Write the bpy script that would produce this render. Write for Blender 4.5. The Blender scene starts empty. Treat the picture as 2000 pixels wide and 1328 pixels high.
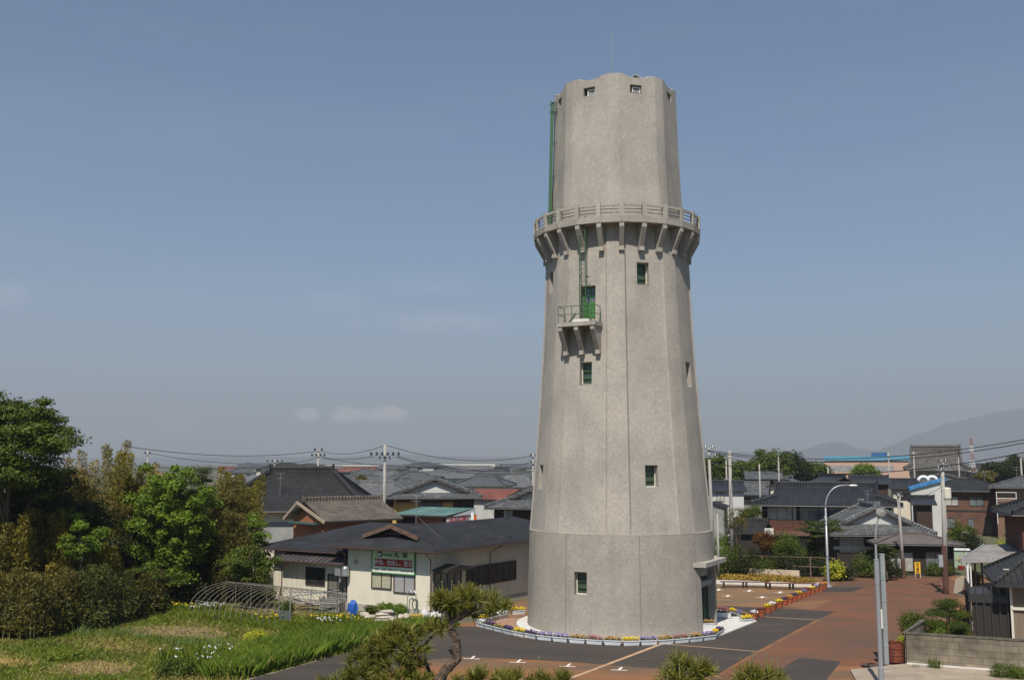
import bpy, math, random
import numpy as np
from mathutils import Vector, Matrix
R_ = math.radians
# ------------------------------------------------------------ camera, sky, sun, exposure
SC = bpy.context.scene
TH = math.atan(241/2000); CAMZ = 9.2
cam = bpy.data.cameras.new('camera'); co = bpy.data.objects.new('camera', cam)
SC.collection.objects.link(co); SC.camera = co
cam.sensor_width = 36; cam.lens = 36; cam.clip_start = .5; cam.clip_end = 60000
co.location = (0, 0, CAMZ); co.rotation_euler = (R_(90)+TH, 0, 0)
SUN_EL, SUN_AZ = 54, 192          # azimuth clockwise from +Y : behind the camera, a little to its left
wd = bpy.data.worlds.new("World"); SC.world = wd; wd.use_nodes = True
wn = wd.node_tree; wn.nodes.clear()
def wN(t, **k):
    n = wn.nodes.new(t)
    for a, b in k.items(): setattr(n, a, b)
    return n
sky = wN('ShaderNodeTexSky'); sky.sky_type = 'NISHITA'; sky.sun_disc = False
sky.sun_elevation = R_(SUN_EL); sky.sun_rotation = R_(SUN_AZ); sky.altitude = 20
sky.air_density = 1.0; sky.dust_density = .5; sky.ozone_density = 2.8
bg = wN('ShaderNodeBackground'); bg.inputs[1].default_value = .063
wo = wN('ShaderNodeOutputWorld')
tc = wN('ShaderNodeTexCoord'); nz = wN('ShaderNodeTexNoise'); mp = wN('ShaderNodeMapping')
mp.inputs['Scale'].default_value = (1.2, 1.0, 7.5); mp.inputs['Rotation'].default_value = (0, R_(-14), 0)
nz.inputs['Scale'].default_value = 2.1; nz.inputs['Detail'].default_value = 5; nz.inputs['Roughness'].default_value = .55
cr = wN('ShaderNodeMapRange'); cr.inputs[1].default_value = .5; cr.inputs[2].default_value = .8; cr.inputs[4].default_value = .03
L = wn.links.new
L(tc.outputs['Generated'], mp.inputs[0]); L(mp.outputs[0], nz.inputs['Vector']); L(nz.outputs[0], cr.inputs[0])
def rayd(px, py):
    dv = -(py-664)/2000
    return Vector(((px-1000)/2000, math.cos(TH)-dv*math.sin(TH), math.sin(TH)+dv*math.cos(TH)))
# little fair-weather clouds low over the horizon: soft ellipses in sky direction, broken by noise
acc = cr.outputs[0]
nz2 = wN('ShaderNodeTexNoise'); nz2.inputs['Scale'].default_value = 70; nz2.inputs['Detail'].default_value = 3
L(tc.outputs['Generated'], nz2.inputs['Vector'])
for (px, py, rx, rz, amp) in [(600,810,.012,.006,.55), (683,809,.019,.0075,.6), (762,808,.019,.0075,.6), (997,803,.013,.005,.16),
                              (880,628,.10,.014,.11), (660,590,.045,.012,.08), (845,560,.05,.010,.07), (20,575,.03,.016,.10), (350,826,.02,.006,.08)]:
    d = rayd(px, py).normalized()
    v = wN('ShaderNodeVectorMath', operation='SUBTRACT'); L(tc.outputs['Generated'], v.inputs[0]); v.inputs[1].default_value = d
    s = wN('ShaderNodeVectorMath', operation='MULTIPLY'); L(v.outputs[0], s.inputs[0]); s.inputs[1].default_value = (1/rx, 1/rx, 1/rz)
    l = wN('ShaderNodeVectorMath', operation='LENGTH'); L(s.outputs[0], l.inputs[0])
    ad = wN('ShaderNodeMath', operation='MULTIPLY_ADD'); L(nz2.outputs[0], ad.inputs[0]); ad.inputs[1].default_value = 1.4; L(l.outputs['Value'], ad.inputs[2])
    m = wN('ShaderNodeMapRange'); m.interpolation_type = 'SMOOTHSTEP'; L(ad.outputs[0], m.inputs[0])
    m.inputs[1].default_value = 2.0; m.inputs[2].default_value = 1.25 if rz < .01 else .6; m.inputs[3].default_value = 0; m.inputs[4].default_value = amp
    mx = wN('ShaderNodeMath', operation='MAXIMUM'); L(acc, mx.inputs[0]); L(m.outputs[0], mx.inputs[1]); acc = mx.outputs[0]
mix = wN('ShaderNodeMix', data_type='RGBA'); L(acc, mix.inputs[0]); tint = wN('ShaderNodeVectorMath', operation='MULTIPLY'); L(sky.outputs[0], tint.inputs[0]); tint.inputs[1].default_value = (.82, .99, 1.08); L(tint.outputs[0], mix.inputs[6]); mix.inputs[7].default_value = (17, 15.2, 14.6, 1)
L(mix.outputs[2], bg.inputs[0]); L(bg.outputs[0], wo.inputs[0])
sl = bpy.data.lights.new('sun', 'SUN'); so = bpy.data.objects.new('sun', sl); SC.collection.objects.link(so)
sl.energy = 4.0; sl.angle = R_(.5); sl.color = (1, .94, .84)
_az = R_(SUN_AZ); _el = R_(SUN_EL)
SD = Vector((math.sin(_az)*math.cos(_el), math.cos(_az)*math.cos(_el), math.sin(_el)))
so.rotation_euler = SD.to_track_quat('Z', 'Y').to_euler(); so.location = SD*80
vs = SC.view_settings; vs.view_transform = 'Standard'; vs.look = 'None'; vs.gamma = 1; vs.exposure = .45; vs.use_curve_mapping = False
SC.cycles.max_bounces = 6; SC.cycles.volume_bounces = 0; SC.cycles.transparent_max_bounces = 6

# ------------------------------------------------------------ helpers
def G(px, py, z=0):
    r = rayd(px, py); t = (z-CAMZ)/r.z
    return Vector((r.x*t, r.y*t, z))
def P(px, py, Y):
    r = rayd(px, py); t = Y/r.y
    return Vector((r.x*t, Y, CAMZ+r.z*t))
def link(o): SC.collection.objects.link(o); return o
def tag(o, label, cat, group=None, kind=None):
    if label: o['label'] = label
    if cat: o['category'] = cat
    if group: o['group'] = group
    if kind: o['kind'] = kind
    return o
def thing(name, label, cat, loc=(0,0,0), rz=0, group=None):
    o = link(bpy.data.objects.new(name, None)); o.location = loc; o.rotation_euler = (0,0,rz); o.empty_display_size = .3
    return tag(o, label, cat, group)
def copy_tree(o, parent=None):
    c = link(o.copy()); c.parent = parent
    for ch in list(o.children): copy_tree(ch, c)
    return c
class MB:
    def __init__(s, T=None): s.v = []; s.f = []; s.m = []; s.T = T; s.mi = 0
    def add(s, vs, fs):
        b = len(s.v)
        for p in vs:
            p = Vector(p); s.v.append(s.T @ p if s.T else p)
        for f in fs: s.f.append([b+i for i in f]); s.m.append(s.mi)
        return s
    def box(s, c, d, rz=0, M=None):
        x, y, z = d[0]/2, d[1]/2, d[2]/2
        vs = [Vector(p) for p in ((-x,-y,-z),(x,-y,-z),(x,y,-z),(-x,y,-z),(-x,-y,z),(x,-y,z),(x,y,z),(-x,y,z))]
        if rz: r = Matrix.Rotation(rz, 3, 'Z'); vs = [r @ p for p in vs]
        if M: vs = [M @ p for p in vs]
        c = Vector(c)
        return s.add([p+c for p in vs], [(3,2,1,0),(4,5,6,7),(0,1,5,4),(1,2,6,5),(2,3,7,6),(3,0,4,7)])
    def bb(s, x0, x1, y0, y1, z0, z1): return s.box(((x0+x1)/2,(y0+y1)/2,(z0+z1)/2), (x1-x0,y1-y0,z1-z0))
    def prism(s, poly, z0, z1):
        n = len(poly)
        vs = [(p[0],p[1],z0) for p in poly]+[(p[0],p[1],z1) for p in poly]
        return s.add(vs, [tuple(range(n-1,-1,-1)), tuple(range(n,2*n))]+[(i,(i+1)%n,n+(i+1)%n,n+i) for i in range(n)])
    def extr(s, pts, off):      # planar polygon pushed along off
        n = len(pts); off = Vector(off)
        vs = [Vector(p) for p in pts]+[Vector(p)+off for p in pts]
        return s.add(vs, [tuple(range(n-1,-1,-1)), tuple(range(n,2*n))]+[(i,(i+1)%n,n+(i+1)%n,n+i) for i in range(n)])
    def bar(s, a, b, w, h=None):  # square bar between two points
        a = Vector(a); b = Vector(b); d = b-a; l = d.length
        if l < 1e-6: return s
        q = d.to_track_quat('Z', 'Y').to_matrix()
        return s.box((a+b)/2, (w, h or w, l), M=q)
    def tube(s, pts, r, n=6, cap=True):
        pts = [Vector(p) for p in pts]; k = len(pts)
        rs = r if isinstance(r, (list, tuple)) else [r]*k
        vs = []; up = None
        for i, p in enumerate(pts):
            d = (pts[min(i+1,k-1)]-pts[max(i-1,0)]).normalized()
            if up is None: up = Vector((0,0,1)) if abs(d.z) < .9 else Vector((1,0,0))
            a = d.cross(up).normalized(); b = a.cross(d).normalized(); up = b
            for j in range(n):
                t = 2*math.pi*j/n; vs.append(p+a*math.cos(t)*rs[i]+b*math.sin(t)*rs[i])
        fs = [(i*n+j, i*n+(j+1)%n, (i+1)*n+(j+1)%n, (i+1)*n+j) for i in range(k-1) for j in range(n)]
        if cap: fs += [tuple(range(n-1,-1,-1)), tuple(range((k-1)*n, k*n))]
        return s.add(vs, fs)
    def lathe(s, prof, c=(0,0,0), n=20):
        vs = []; c = Vector(c); k = len(prof)
        for r, z in prof:
            for j in range(n): t = 2*math.pi*j/n; vs.append(c+Vector((r*math.cos(t), r*math.sin(t), z)))
        fs = [(i*n+j, i*n+(j+1)%n, (i+1)*n+(j+1)%n, (i+1)*n+j) for i in range(k-1) for j in range(n)]
        fs += [tuple(range(n-1,-1,-1)), tuple(range((k-1)*n, k*n))]
        return s.add(vs, fs)
    def build(s, name, mats, parent=None, smooth=False, label=None, uv=False):
        me = bpy.data.meshes.new(name); me.from_pydata([tuple(p) for p in s.v], [], s.f)
        if not isinstance(mats, (list, tuple)): mats = [mats]
        for m in mats: me.materials.append(m)
        if len(mats) > 1: me.polygons.foreach_set('material_index', s.m)
        if smooth: me.polygons.foreach_set('use_smooth', [True]*len(me.polygons))
        if uv:
            ul = me.uv_layers.new(name='UVMap').data; Z = Vector((0,0,1))
            for p in me.polygons:
                n = p.normal
                u = Z.cross(n)
                u = Vector((1,0,0)) if u.length < .05 else u.normalized()
                w = n.cross(u)
                for li in p.loop_indices:
                    q = me.vertices[me.loops[li].vertex_index].co; ul[li].uv = (q.dot(u), q.dot(w))
        me.validate(); me.update()
        o = link(bpy.data.objects.new(name, me)); o.parent = parent
        if label: o['label'] = label
        return o
# ------------------------------------------------------------ materials
MC = {}
def _new(name):
    m = bpy.data.materials.new(name); m.use_nodes = True; nt = m.node_tree; nt.nodes.clear()
    out = nt.nodes.new('ShaderNodeOutputMaterial'); return m, nt, out
def mat(name, c, c2=None, rough=.85, scale=3, stretch=(1,1,1), metal=0, bump=0, bscale=None, detail=6, lo=.35, hi=.65, fine=.12, spec=.3, coords='Object', fscale=60):
    if name in MC: return MC[name]
    m, nt, out = _new(name); N = nt.nodes.new; L = nt.links.new
    b = N('ShaderNodeBsdfPrincipled'); L(b.outputs[0], out.inputs[0])
    b.inputs['Roughness'].default_value = rough; b.inputs['Metallic'].default_value = metal; b.inputs['Specular IOR Level'].default_value = spec
    if c2 is None: c2 = tuple(x*.78 for x in c)
    t = N('ShaderNodeTexCoord'); mp = N('ShaderNodeMapping'); mp.inputs['Scale'].default_value = stretch; L(t.outputs[coords], mp.inputs[0])
    n1 = N('ShaderNodeTexNoise'); n1.inputs['Scale'].default_value = scale; n1.inputs['Detail'].default_value = detail; n1.inputs['Roughness'].default_value = .6; L(mp.outputs[0], n1.inputs['Vector'])
    r = N('ShaderNodeMapRange'); r.inputs[1].default_value = lo; r.inputs[2].default_value = hi; L(n1.outputs[0], r.inputs[0])
    mx = N('ShaderNodeMix'); mx.data_type = 'RGBA'; L(r.outputs[0], mx.inputs[0]); mx.inputs[6].default_value = (*c,1); mx.inputs[7].default_value = (*c2,1)
    n2 = N('ShaderNodeTexNoise'); n2.inputs['Scale'].default_value = fscale; n2.inputs['Detail'].default_value = 2; L(t.outputs[coords], n2.inputs['Vector'])
    r2 = N('ShaderNodeMapRange'); r2.inputs[1].default_value = .3; r2.inputs[2].default_value = .7; r2.inputs[3].default_value = 1-fine; r2.inputs[4].default_value = 1+fine; L(n2.outputs[0], r2.inputs[0])
    hs = N('ShaderNodeVectorMath'); hs.operation = 'SCALE'; L(mx.outputs[2], hs.inputs[0]); L(r2.outputs[0], hs.inputs['Scale'])
    L(hs.outputs[0], b.inputs['Base Color'])
    if bump:
        bp = N('ShaderNodeBump'); bp.inputs['Strength'].default_value = 1; bp.inputs['Distance'].default_value = bump
        n3 = N('ShaderNodeTexNoise'); n3.inputs['Scale'].default_value = bscale or 25; n3.inputs['Detail'].default_value = 5; L(t.outputs[coords], n3.inputs['Vector'])
        L(n3.outputs[0], bp.inputs['Height']); L(bp.outputs[0], b.inputs['Normal'])
    MC[name] = m; return m
def tilemat(name, c, c2, mortar, w=.3, h=.27, wave=.03, rough=.6, offset=0.0, ms=.02, spec=.4, sun=.02, nv=.5):
    m, nt, out = _new(name); N = nt.nodes.new; L = nt.links.new
    b = N('ShaderNodeBsdfPrincipled'); L(b.outputs[0], out.inputs[0]); b.inputs['Roughness'].default_value = rough; b.inputs['Specular IOR Level'].default_value = spec
    uv = N('ShaderNodeUVMap'); br = N('ShaderNodeTexBrick'); L(uv.outputs[0], br.inputs['Vector'])
    br.offset = offset; br.inputs['Scale'].default_value = 1; br.inputs['Brick Width'].default_value = w; br.inputs['Row Height'].default_value = h
    br.inputs['Mortar Size'].default_value = ms; br.inputs['Mortar Smooth'].default_value = .4; br.inputs['Bias'].default_value = 0
    br.inputs['Color1'].default_value = (*c,1); br.inputs['Color2'].default_value = (*c2,1); br.inputs['Mortar'].default_value = (*mortar,1)
    n = N('ShaderNodeTexNoise'); n.inputs['Scale'].default_value = .9; n.inputs['Detail'].default_value = 6; t = N('ShaderNodeTexCoord'); L(t.outputs['Object'], n.inputs['Vector'])
    r = N('ShaderNodeMapRange'); r.inputs[1].default_value = .3; r.inputs[2].default_value = .7; r.inputs[3].default_value = 1-nv*.5; r.inputs[4].default_value = 1+nv*.5; L(n.outputs[0], r.inputs[0])
    s = N('ShaderNodeVectorMath'); s.operation = 'SCALE'; L(br.outputs[0], s.inputs[0]); L(r.outputs[0], s.inputs['Scale']); L(s.outputs[0], b.inputs['Base Color'])
    if wave:
        sp = N('ShaderNodeSeparateXYZ'); L(uv.outputs[0], sp.inputs[0])
        a = N('ShaderNodeMath'); a.operation = 'MULTIPLY'; a.inputs[1].default_value = 2*math.pi/w; L(sp.outputs[0], a.inputs[0])
        si = N('ShaderNodeMath'); si.operation = 'SINE'; L(a.outputs[0], si.inputs[0])
        fr = N('ShaderNodeMath'); fr.operation = 'DIVIDE'; fr.inputs[1].default_value = h; L(sp.outputs[1], fr.inputs[0])
        ff = N('ShaderNodeMath'); ff.operation = 'FRACT'; L(fr.outputs[0], ff.inputs[0])
        su = N('ShaderNodeMath'); su.operation = 'MULTIPLY_ADD'; L(ff.outputs[0], su.inputs[0]); su.inputs[1].default_value = -.8; L(si.outputs[0], su.inputs[2])
        bp = N('ShaderNodeBump'); bp.inputs['Distance'].default_value = wave; L(su.outputs[0], bp.inputs['Height']); L(bp.outputs[0], b.inputs['Normal'])
    MC[name] = m; return m
def leafmat(name, c, c2, trans=.24, rough=.55, scale=.6, dead=None):
    c = (c[0]*1.12, c[1]*1.05, c[2]*.55); c2 = (c2[0]*1.12, c2[1]*1.05, c2[2]*.55)
    m, nt, out = _new(name); N = nt.nodes.new; L = nt.links.new
    g = N('ShaderNodeNewGeometry'); t = N('ShaderNodeTexCoord')
    n = N('ShaderNodeTexNoise'); n.inputs['Scale'].default_value = scale; n.inputs['Detail'].default_value = 3; L(t.outputs['Object'], n.inputs['Vector'])
    a = N('ShaderNodeMath'); a.operation = 'MULTIPLY_ADD'; L(g.outputs['Random Per Island'], a.inputs[0]); a.inputs[1].default_value = .55; L(n.outputs[0], a.inputs[2])
    r = N('ShaderNodeMapRange'); r.inputs[1].default_value = .5; r.inputs[2].default_value = 1.05; L(a.outputs[0], r.inputs[0])
    mx = N('ShaderNodeMix'); mx.data_type = 'RGBA'; L(r.outputs[0], mx.inputs[0]); mx.inputs[6].default_value = (*c,1); mx.inputs[7].default_value = (*c2,1)
    b = N('ShaderNodeBsdfPrincipled'); b.inputs['Roughness'].default_value = rough; b.inputs['Specular IOR Level'].default_value = .25; L(mx.outputs[2], b.inputs['Base Color'])
    tr = N('ShaderNodeBsdfTranslucent'); sc_ = N('ShaderNodeVectorMath'); sc_.operation = 'MULTIPLY'; L(mx.outputs[2], sc_.inputs[0]); sc_.inputs[1].default_value = (1.2,1.2,.4); L(sc_.outputs[0], tr.inputs[0])
    ms = N('ShaderNodeMixShader'); ms.inputs[0].default_value = trans; L(b.outputs[0], ms.inputs[1]); L(tr.outputs[0], ms.inputs[2]); L(ms.outputs[0], out.inputs[0])
    MC[name] = m; return m
def plain(name, c, rough=.5, metal=0, spec=.5, fine=.06): return mat(name, c, tuple(x*.9 for x in c), rough=rough, metal=metal, spec=spec, fine=fine, scale=4)
def glassmat(name, c=(.02,.022,.022), rough=.08, spec=.6):
    return mat(name, c, tuple(x*1.6 for x in c), rough=rough, spec=spec, scale=1.3, fine=0)

# tower render: brushed grey-buff cement, woven trowel marks, blotches and faint run-down streaks
def concrete_tower(name, c, c2, dark):
    m, nt, out = _new(name); N = nt.nodes.new; L = nt.links.new
    b = N('ShaderNodeBsdfPrincipled'); L(b.outputs[0], out.inputs[0]); b.inputs['Roughness'].default_value = .92; b.inputs['Specular IOR Level'].default_value = .15
    t = N('ShaderNodeTexCoord')
    def noise(sc, st, det=5, ro=.6):
        mp = N('ShaderNodeMapping'); mp.inputs['Scale'].default_value = st; L(t.outputs['Object'], mp.inputs[0])
        n = N('ShaderNodeTexNoise'); n.inputs['Scale'].default_value = sc; n.inputs['Detail'].default_value = det; n.inputs['Roughness'].default_value = ro; L(mp.outputs[0], n.inputs['Vector']); return n.outputs[0]
    def rng(x, a, b_, lo, hi):
        r = N('ShaderNodeMapRange'); L(x, r.inputs[0]); r.inputs[1].default_value = a; r.inputs[2].default_value = b_; r.inputs[3].default_value = lo; r.inputs[4].default_value = hi; return r.outputs[0]
    def mul(a, b_):
        q = N('ShaderNodeMath'); q.operation = 'MULTIPLY'; L(a, q.inputs[0]); L(b_, q.inputs[1]); return q.outputs[0]
    mx = N('ShaderNodeMix'); mx.data_type = 'RGBA'; L(rng(noise(.55, (1,1,.8)), .4, .62, 0, 1), mx.inputs[0]); mx.inputs[6].default_value = (*c,1); mx.inputs[7].default_value = (*c2,1)
    mx2 = N('ShaderNodeMix'); mx2.data_type = 'RGBA'; L(rng(noise(.8, (1,1,.22), 7, .65), .52, .74, 0, .5), mx2.inputs[0]); L(mx.outputs[2], mx2.inputs[6]); mx2.inputs[7].default_value = (*dark,1)
    h = rng(noise(4.5, (1,1,3.2), 5, .7), .32, .68, .87, 1.10); v = rng(noise(8, (2.2,2.2,.6), 4), .3, .7, .88, 1.10); f = rng(noise(28, (1,1,1), 3, .75), .3, .7, .74, 1.22)
    k = mul(mul(h, v), f)
    s = N('ShaderNodeVectorMath'); s.operation = 'SCALE'; L(mx2.outputs[2], s.inputs[0]); L(k, s.inputs['Scale']); L(s.outputs[0], b.inputs['Base Color'])
    bp = N('ShaderNodeBump'); bp.inputs['Distance'].default_value = .02; bp.inputs['Strength'].default_value = .7; L(k, bp.inputs['Height']); L(bp.outputs[0], b.inputs['Normal'])
    MC[name] = m; return m
TOW = concrete_tower('tower_cement', (.395,.355,.308), (.33,.300,.262), (.20,.183,.16))
TOWB = concrete_tower('tower_base_cement', (.352,.320,.275), (.30,.273,.235), (.20,.18,.155))
CONC = mat('concrete', (.42,.39,.34), (.30,.28,.24), scale=1.2, bump=.01, lo=.3, hi=.7)
PALE = mat('pale_concrete', (.62,.60,.56), (.48,.46,.42), scale=1.5, lo=.35, hi=.75)
GREEN = plain('green_paint', (.045,.105,.04), .45); DGREEN = plain('dark_green_paint', (.018,.06,.028), .4)
BGREEN = plain('bright_green_paint', (.055,.17,.04), .45)
WHITE = plain('white_paint', (.72,.72,.70), .5); CREAMP = plain('cream_paint', (.62,.60,.50), .5)
DK = plain('dark_metal', (.03,.028,.027), .5); BROWNM = plain('brown_metal', (.055,.036,.030), .5); GALV = plain('galvanised_steel', (.36,.37,.38), .4, metal=.5)
GREY = plain('grey_paint', (.30,.31,.32), .5)
GLASS = glassmat('window_glass'); GLASSB = glassmat('curtained_glass', (.30,.29,.26), .12); GLASSG = glassmat('grey_glass', (.10,.115,.12), .1)
CREAM = mat('cream_wall', (.66,.60,.485), (.53,.48,.385), scale=.9, stretch=(1,1,.35), lo=.45, hi=.8)
WHITEW = mat('white_wall', (.52,.51,.48), (.42,.41,.385), scale=.8, stretch=(1,1,.4), lo=.4, hi=.8)
GREYW = mat('grey_wall', (.30,.30,.29), (.22,.22,.21), scale=.8); TAN = mat('tan_wall', (.30,.25,.19), (.24,.20,.15), scale=.9)
ORANGE = mat('orange_wall', (.34,.135,.065), (.26,.10,.05), scale=.9); YELLW = mat('ochre_wall', (.52,.34,.12), (.42,.25,.08), scale=.7)
WOOD = mat('dark_wood', (.065,.040,.028), (.035,.022,.017), scale=2, stretch=(1,1,12), lo=.3, hi=.7)
REDWOOD = mat('red_wood', (.13,.055,.032), (.06,.028,.02), scale=2, stretch=(.4,.4,9), lo=.35, hi=.65)
BLACKW = mat('black_wood_wall', (.04,.034,.03), (.022,.019,.017), scale=2, stretch=(8,8,1))
T_DARK = tilemat('dark_roof_tile', (.019,.019,.019), (.033,.032,.031), (.012,.012,.012), wave=.035)
T_GREY = tilemat('grey_roof_tile', (.075,.078,.08), (.13,.135,.138), (.04,.04,.042), wave=.035, rough=.5)
T_GREYL = tilemat('pale_grey_roof_tile', (.115,.118,.12), (.165,.168,.168), (.075,.075,.08), wave=.03, rough=.5)
T_BROWN = tilemat('brown_roof_tile', (.105,.086,.066), (.155,.128,.10), (.05,.04,.03), wave=.035)
T_BLUE = tilemat('bluish_dark_roof_tile', (.021,.022,.026), (.034,.036,.041), (.014,.014,.017), wave=.035, rough=.45)
T_SLATE = tilemat('asphalt_shingle', (.017,.018,.021), (.028,.029,.033), (.018,.018,.02), w=.9, h=.2, wave=0, offset=.5, ms=.012, rough=.75, spec=.25)
T_RED = tilemat('red_metal_roof', (.15,.05,.034), (.19,.065,.042), (.09,.03,.02), w=.4, h=6, wave=.02, ms=.02)
T_TEAL = tilemat('teal_metal_roof', (.075,.16,.145), (.14,.23,.20), (.05,.12,.11), w=.42, h=9, wave=.05, ms=.02)
T_BRICK = tilemat('brown_brick_wall', (.20,.095,.06), (.25,.12,.075), (.12,.06,.04), w=.45, h=.2, wave=0, offset=.5, ms=.012, rough=.8)
T_BLUEM = tilemat('blue_metal_roof', (.04,.17,.38), (.045,.20,.42), (.025,.10,.24), w=.5, h=9, wave=.03)
T_BLOCK = tilemat('concrete_block', (.20,.165,.12), (.14,.115,.082), (.075,.062,.047), w=.48, h=.30, wave=0, offset=.5, ms=.01, rough=.95, nv=1.0)
T_SEAM = tilemat('seamed_metal', (.075,.07,.07), (.085,.08,.08), (.075,.07,.07), w=.45, h=9, wave=0, rough=.4)
# foliage
LF_GREEN = leafmat('leaf_green', (.036,.060,.010), (.095,.130,.024)); LF_BRIGHT = leafmat('leaf_bright', (.058,.105,.012), (.145,.225,.03))
LF_DARK = leafmat('leaf_dark', (.012,.020,.007), (.034,.044,.013)); LF_OLIVE = leafmat('leaf_olive', (.050,.055,.018), (.155,.13,.045))  # leaf_dark: the thicket's deep shade is put into this leaf colour
LF_BAMB = leafmat('leaf_bamboo', (.075,.085,.02), (.26,.21,.055), trans=.3); LF_BROWN = leafmat('leaf_brown', (.11,.09,.035), (.30,.235,.11))
LF_PINE = leafmat('pine_needle', (.070,.082,.024), (.20,.20,.070), trans=.15); LF_PINED = leafmat('pine_needle_dark', (.020,.036,.013), (.06,.08,.025), trans=.15)
LF_YEL = leafmat('leaf_yellow_green', (.20,.28,.03), (.45,.42,.06)); LF_GRASS = leafmat('grass_blade', (.07,.115,.016), (.17,.22,.045), scale=.25)
LF_DRY = leafmat('dry_grass', (.17,.17,.07), (.33,.28,.17), scale=.3); LF_SASA = leafmat('leaf_sasa', (.020,.034,.010), (.11,.125,.045)); LF_RED = leafmat('leaf_red', (.07,.04,.02), (.15,.07,.035))
BARK = mat('bark', (.13,.095,.07), (.06,.045,.035), scale=9, bump=.02, bscale=30, lo=.35, hi=.6); BARKP = mat('pine_bark', (.15,.105,.075), (.05,.036,.028), scale=14, bump=.03, bscale=40, lo=.4, hi=.58)
CULM = mat('bamboo_culm', (.20,.18,.07), (.13,.11,.05), scale=2)

# ------------------------------------------------------------ foliage
def quads_object(name, V, mats, parent, midx=None, npoly=4):
    n = len(V)//npoly
    me = bpy.data.meshes.new(name); me.vertices.add(len(V)); me.vertices.foreach_set('co', np.asarray(V, dtype=np.float32).ravel())
    me.loops.add(n*npoly); me.loops.foreach_set('vertex_index', np.arange(n*npoly, dtype=np.int32))
    me.polygons.add(n); me.polygons.foreach_set('loop_start', np.arange(0, n*npoly, npoly, dtype=np.int32))
    try: me.polygons.foreach_set('loop_total', np.full(n, npoly, dtype=np.int32))
    except Exception: pass
    if not isinstance(mats, (list, tuple)): mats = [mats]
    for m in mats: me.materials.append(m)
    if midx is not None: me.polygons.foreach_set('material_index', np.asarray(midx, dtype=np.int32))
    me.update(calc_edges=True); me.validate()
    o = link(bpy.data.objects.new(name, me)); o.parent = parent; return o
def unit(a): return a/np.maximum(np.linalg.norm(a, axis=1, keepdims=True), 1e-9)
def leafquads(rng, C, Nn, Ln, W, droop=0):
    n = len(C); Nn = unit(Nn)
    t = unit(np.cross(Nn, rng.normal(size=(n,3)))); t[:,2] -= droop; t = unit(t)
    b = unit(np.cross(Nn, t)); Ln = np.broadcast_to(np.asarray(Ln, float), (n,))[:,None]; W = np.broadcast_to(np.asarray(W, float), (n,))[:,None]
    V = np.empty((n,4,3)); V[:,0] = C+t*Ln*.5; V[:,1] = C+b*W*.5-t*Ln*.05; V[:,2] = C-t*Ln*.5; V[:,3] = C-b*W*.5-t*Ln*.05
    return V.reshape(-1,3)
def clump_points(rng, cl, per, shell=.55):
    cl = np.asarray(cl, float); n = len(cl)*per; idx = np.repeat(np.arange(len(cl)), per)
    d = unit(rng.normal(size=(n,3))); r = (shell+(1.38-shell)*rng.random(n)**1.25)[:,None]
    C = cl[idx,:3]+d*r*cl[idx,3:6]; Nn = d*.7+rng.normal(size=(n,3))*.5+np.array([0,0,.55])
    return C, Nn
def crown_clumps(rng, n, c, rad, cr, flat=.7, hollow=.35):
    out = []
    for i in range(n):
        d = rng.normal(size=3); d /= np.linalg.norm(d); r = hollow+(1-hollow)*rng.random()**.6
        p = np.array(c)+d*r*np.array(rad)*(1+.12*rng.normal()); k = cr*(.55+.8*rng.random())
        out.append((*p, k, k, k*flat))
    return out
def make_tree(name, label, cat, x, y, clumps, per, leaf, m, group=None, trunk=True, h=None, tr=.16, aspect=.5, seed=0, shell=.5, droop=0, bark=None, lean=(0,0), z0=0, part='crown', limbs=9, inner=0):
    rng = np.random.default_rng(seed+17); root = thing(name, label, cat, (x,y,z0), 0, group)
    C, Nn = clump_points(rng, clumps, per, shell)
    V = leafquads(rng, C, Nn, leaf*(.6+.8*rng.random(len(C))), leaf*aspect*(.7+.6*rng.random(len(C))), droop)
    quads_object(part, V, m, root)
    if trunk:
        cl = np.asarray(clumps); top = h or float(cl[:,2].max())*.8
        b = MB(); k = 7; rr = random.Random(seed)
        pts = [Vector((lean[0]*i/k+rr.uniform(-.1,.1)*(i>0), lean[1]*i/k+rr.uniform(-.1,.1)*(i>0), top*i/k)) for i in range(k+1)]
        b.tube(pts, [tr*(1-.8*i/k) for i in range(k+1)], 7)
        for j in range(min(limbs, len(cl))):
            q = cl[rr.randrange(len(cl))]; zz = max(.25*top, q[2]*.6-.2); i = min(k, max(0, zz/top*k)); a = pts[int(i)]; e = Vector(q[:3])
            mid = a.lerp(e, .5)+Vector((rr.uniform(-.2,.2), rr.uniform(-.2,.2), -.12*(e-a).length))
            b.tube([a, mid, e], [tr*.42, tr*.26, tr*.08], 5)
        b.build('trunk', bark or BARK, root, smooth=True)
    return root
def bush(name, label, cat, x, y, rad, m, n=14, per=260, leaf=.12, group=None, seed=0, z0=0, cr=None, aspect=.5, trunk=False, flat=.8, droop=0):
    rng = np.random.default_rng(seed+5); rx, ry, h = rad
    cl = crown_clumps(rng, n, (0,0,h*.48), (rx*.72, ry*.72, h*.36), cr or min(rx,ry,h)*.42, flat, .3)
    return make_tree(name, label, cat, x, y, cl, per, leaf, m, group, trunk=trunk, h=h*.7, tr=.07, seed=seed, z0=z0, part='foliage', aspect=aspect, droop=droop)
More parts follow.
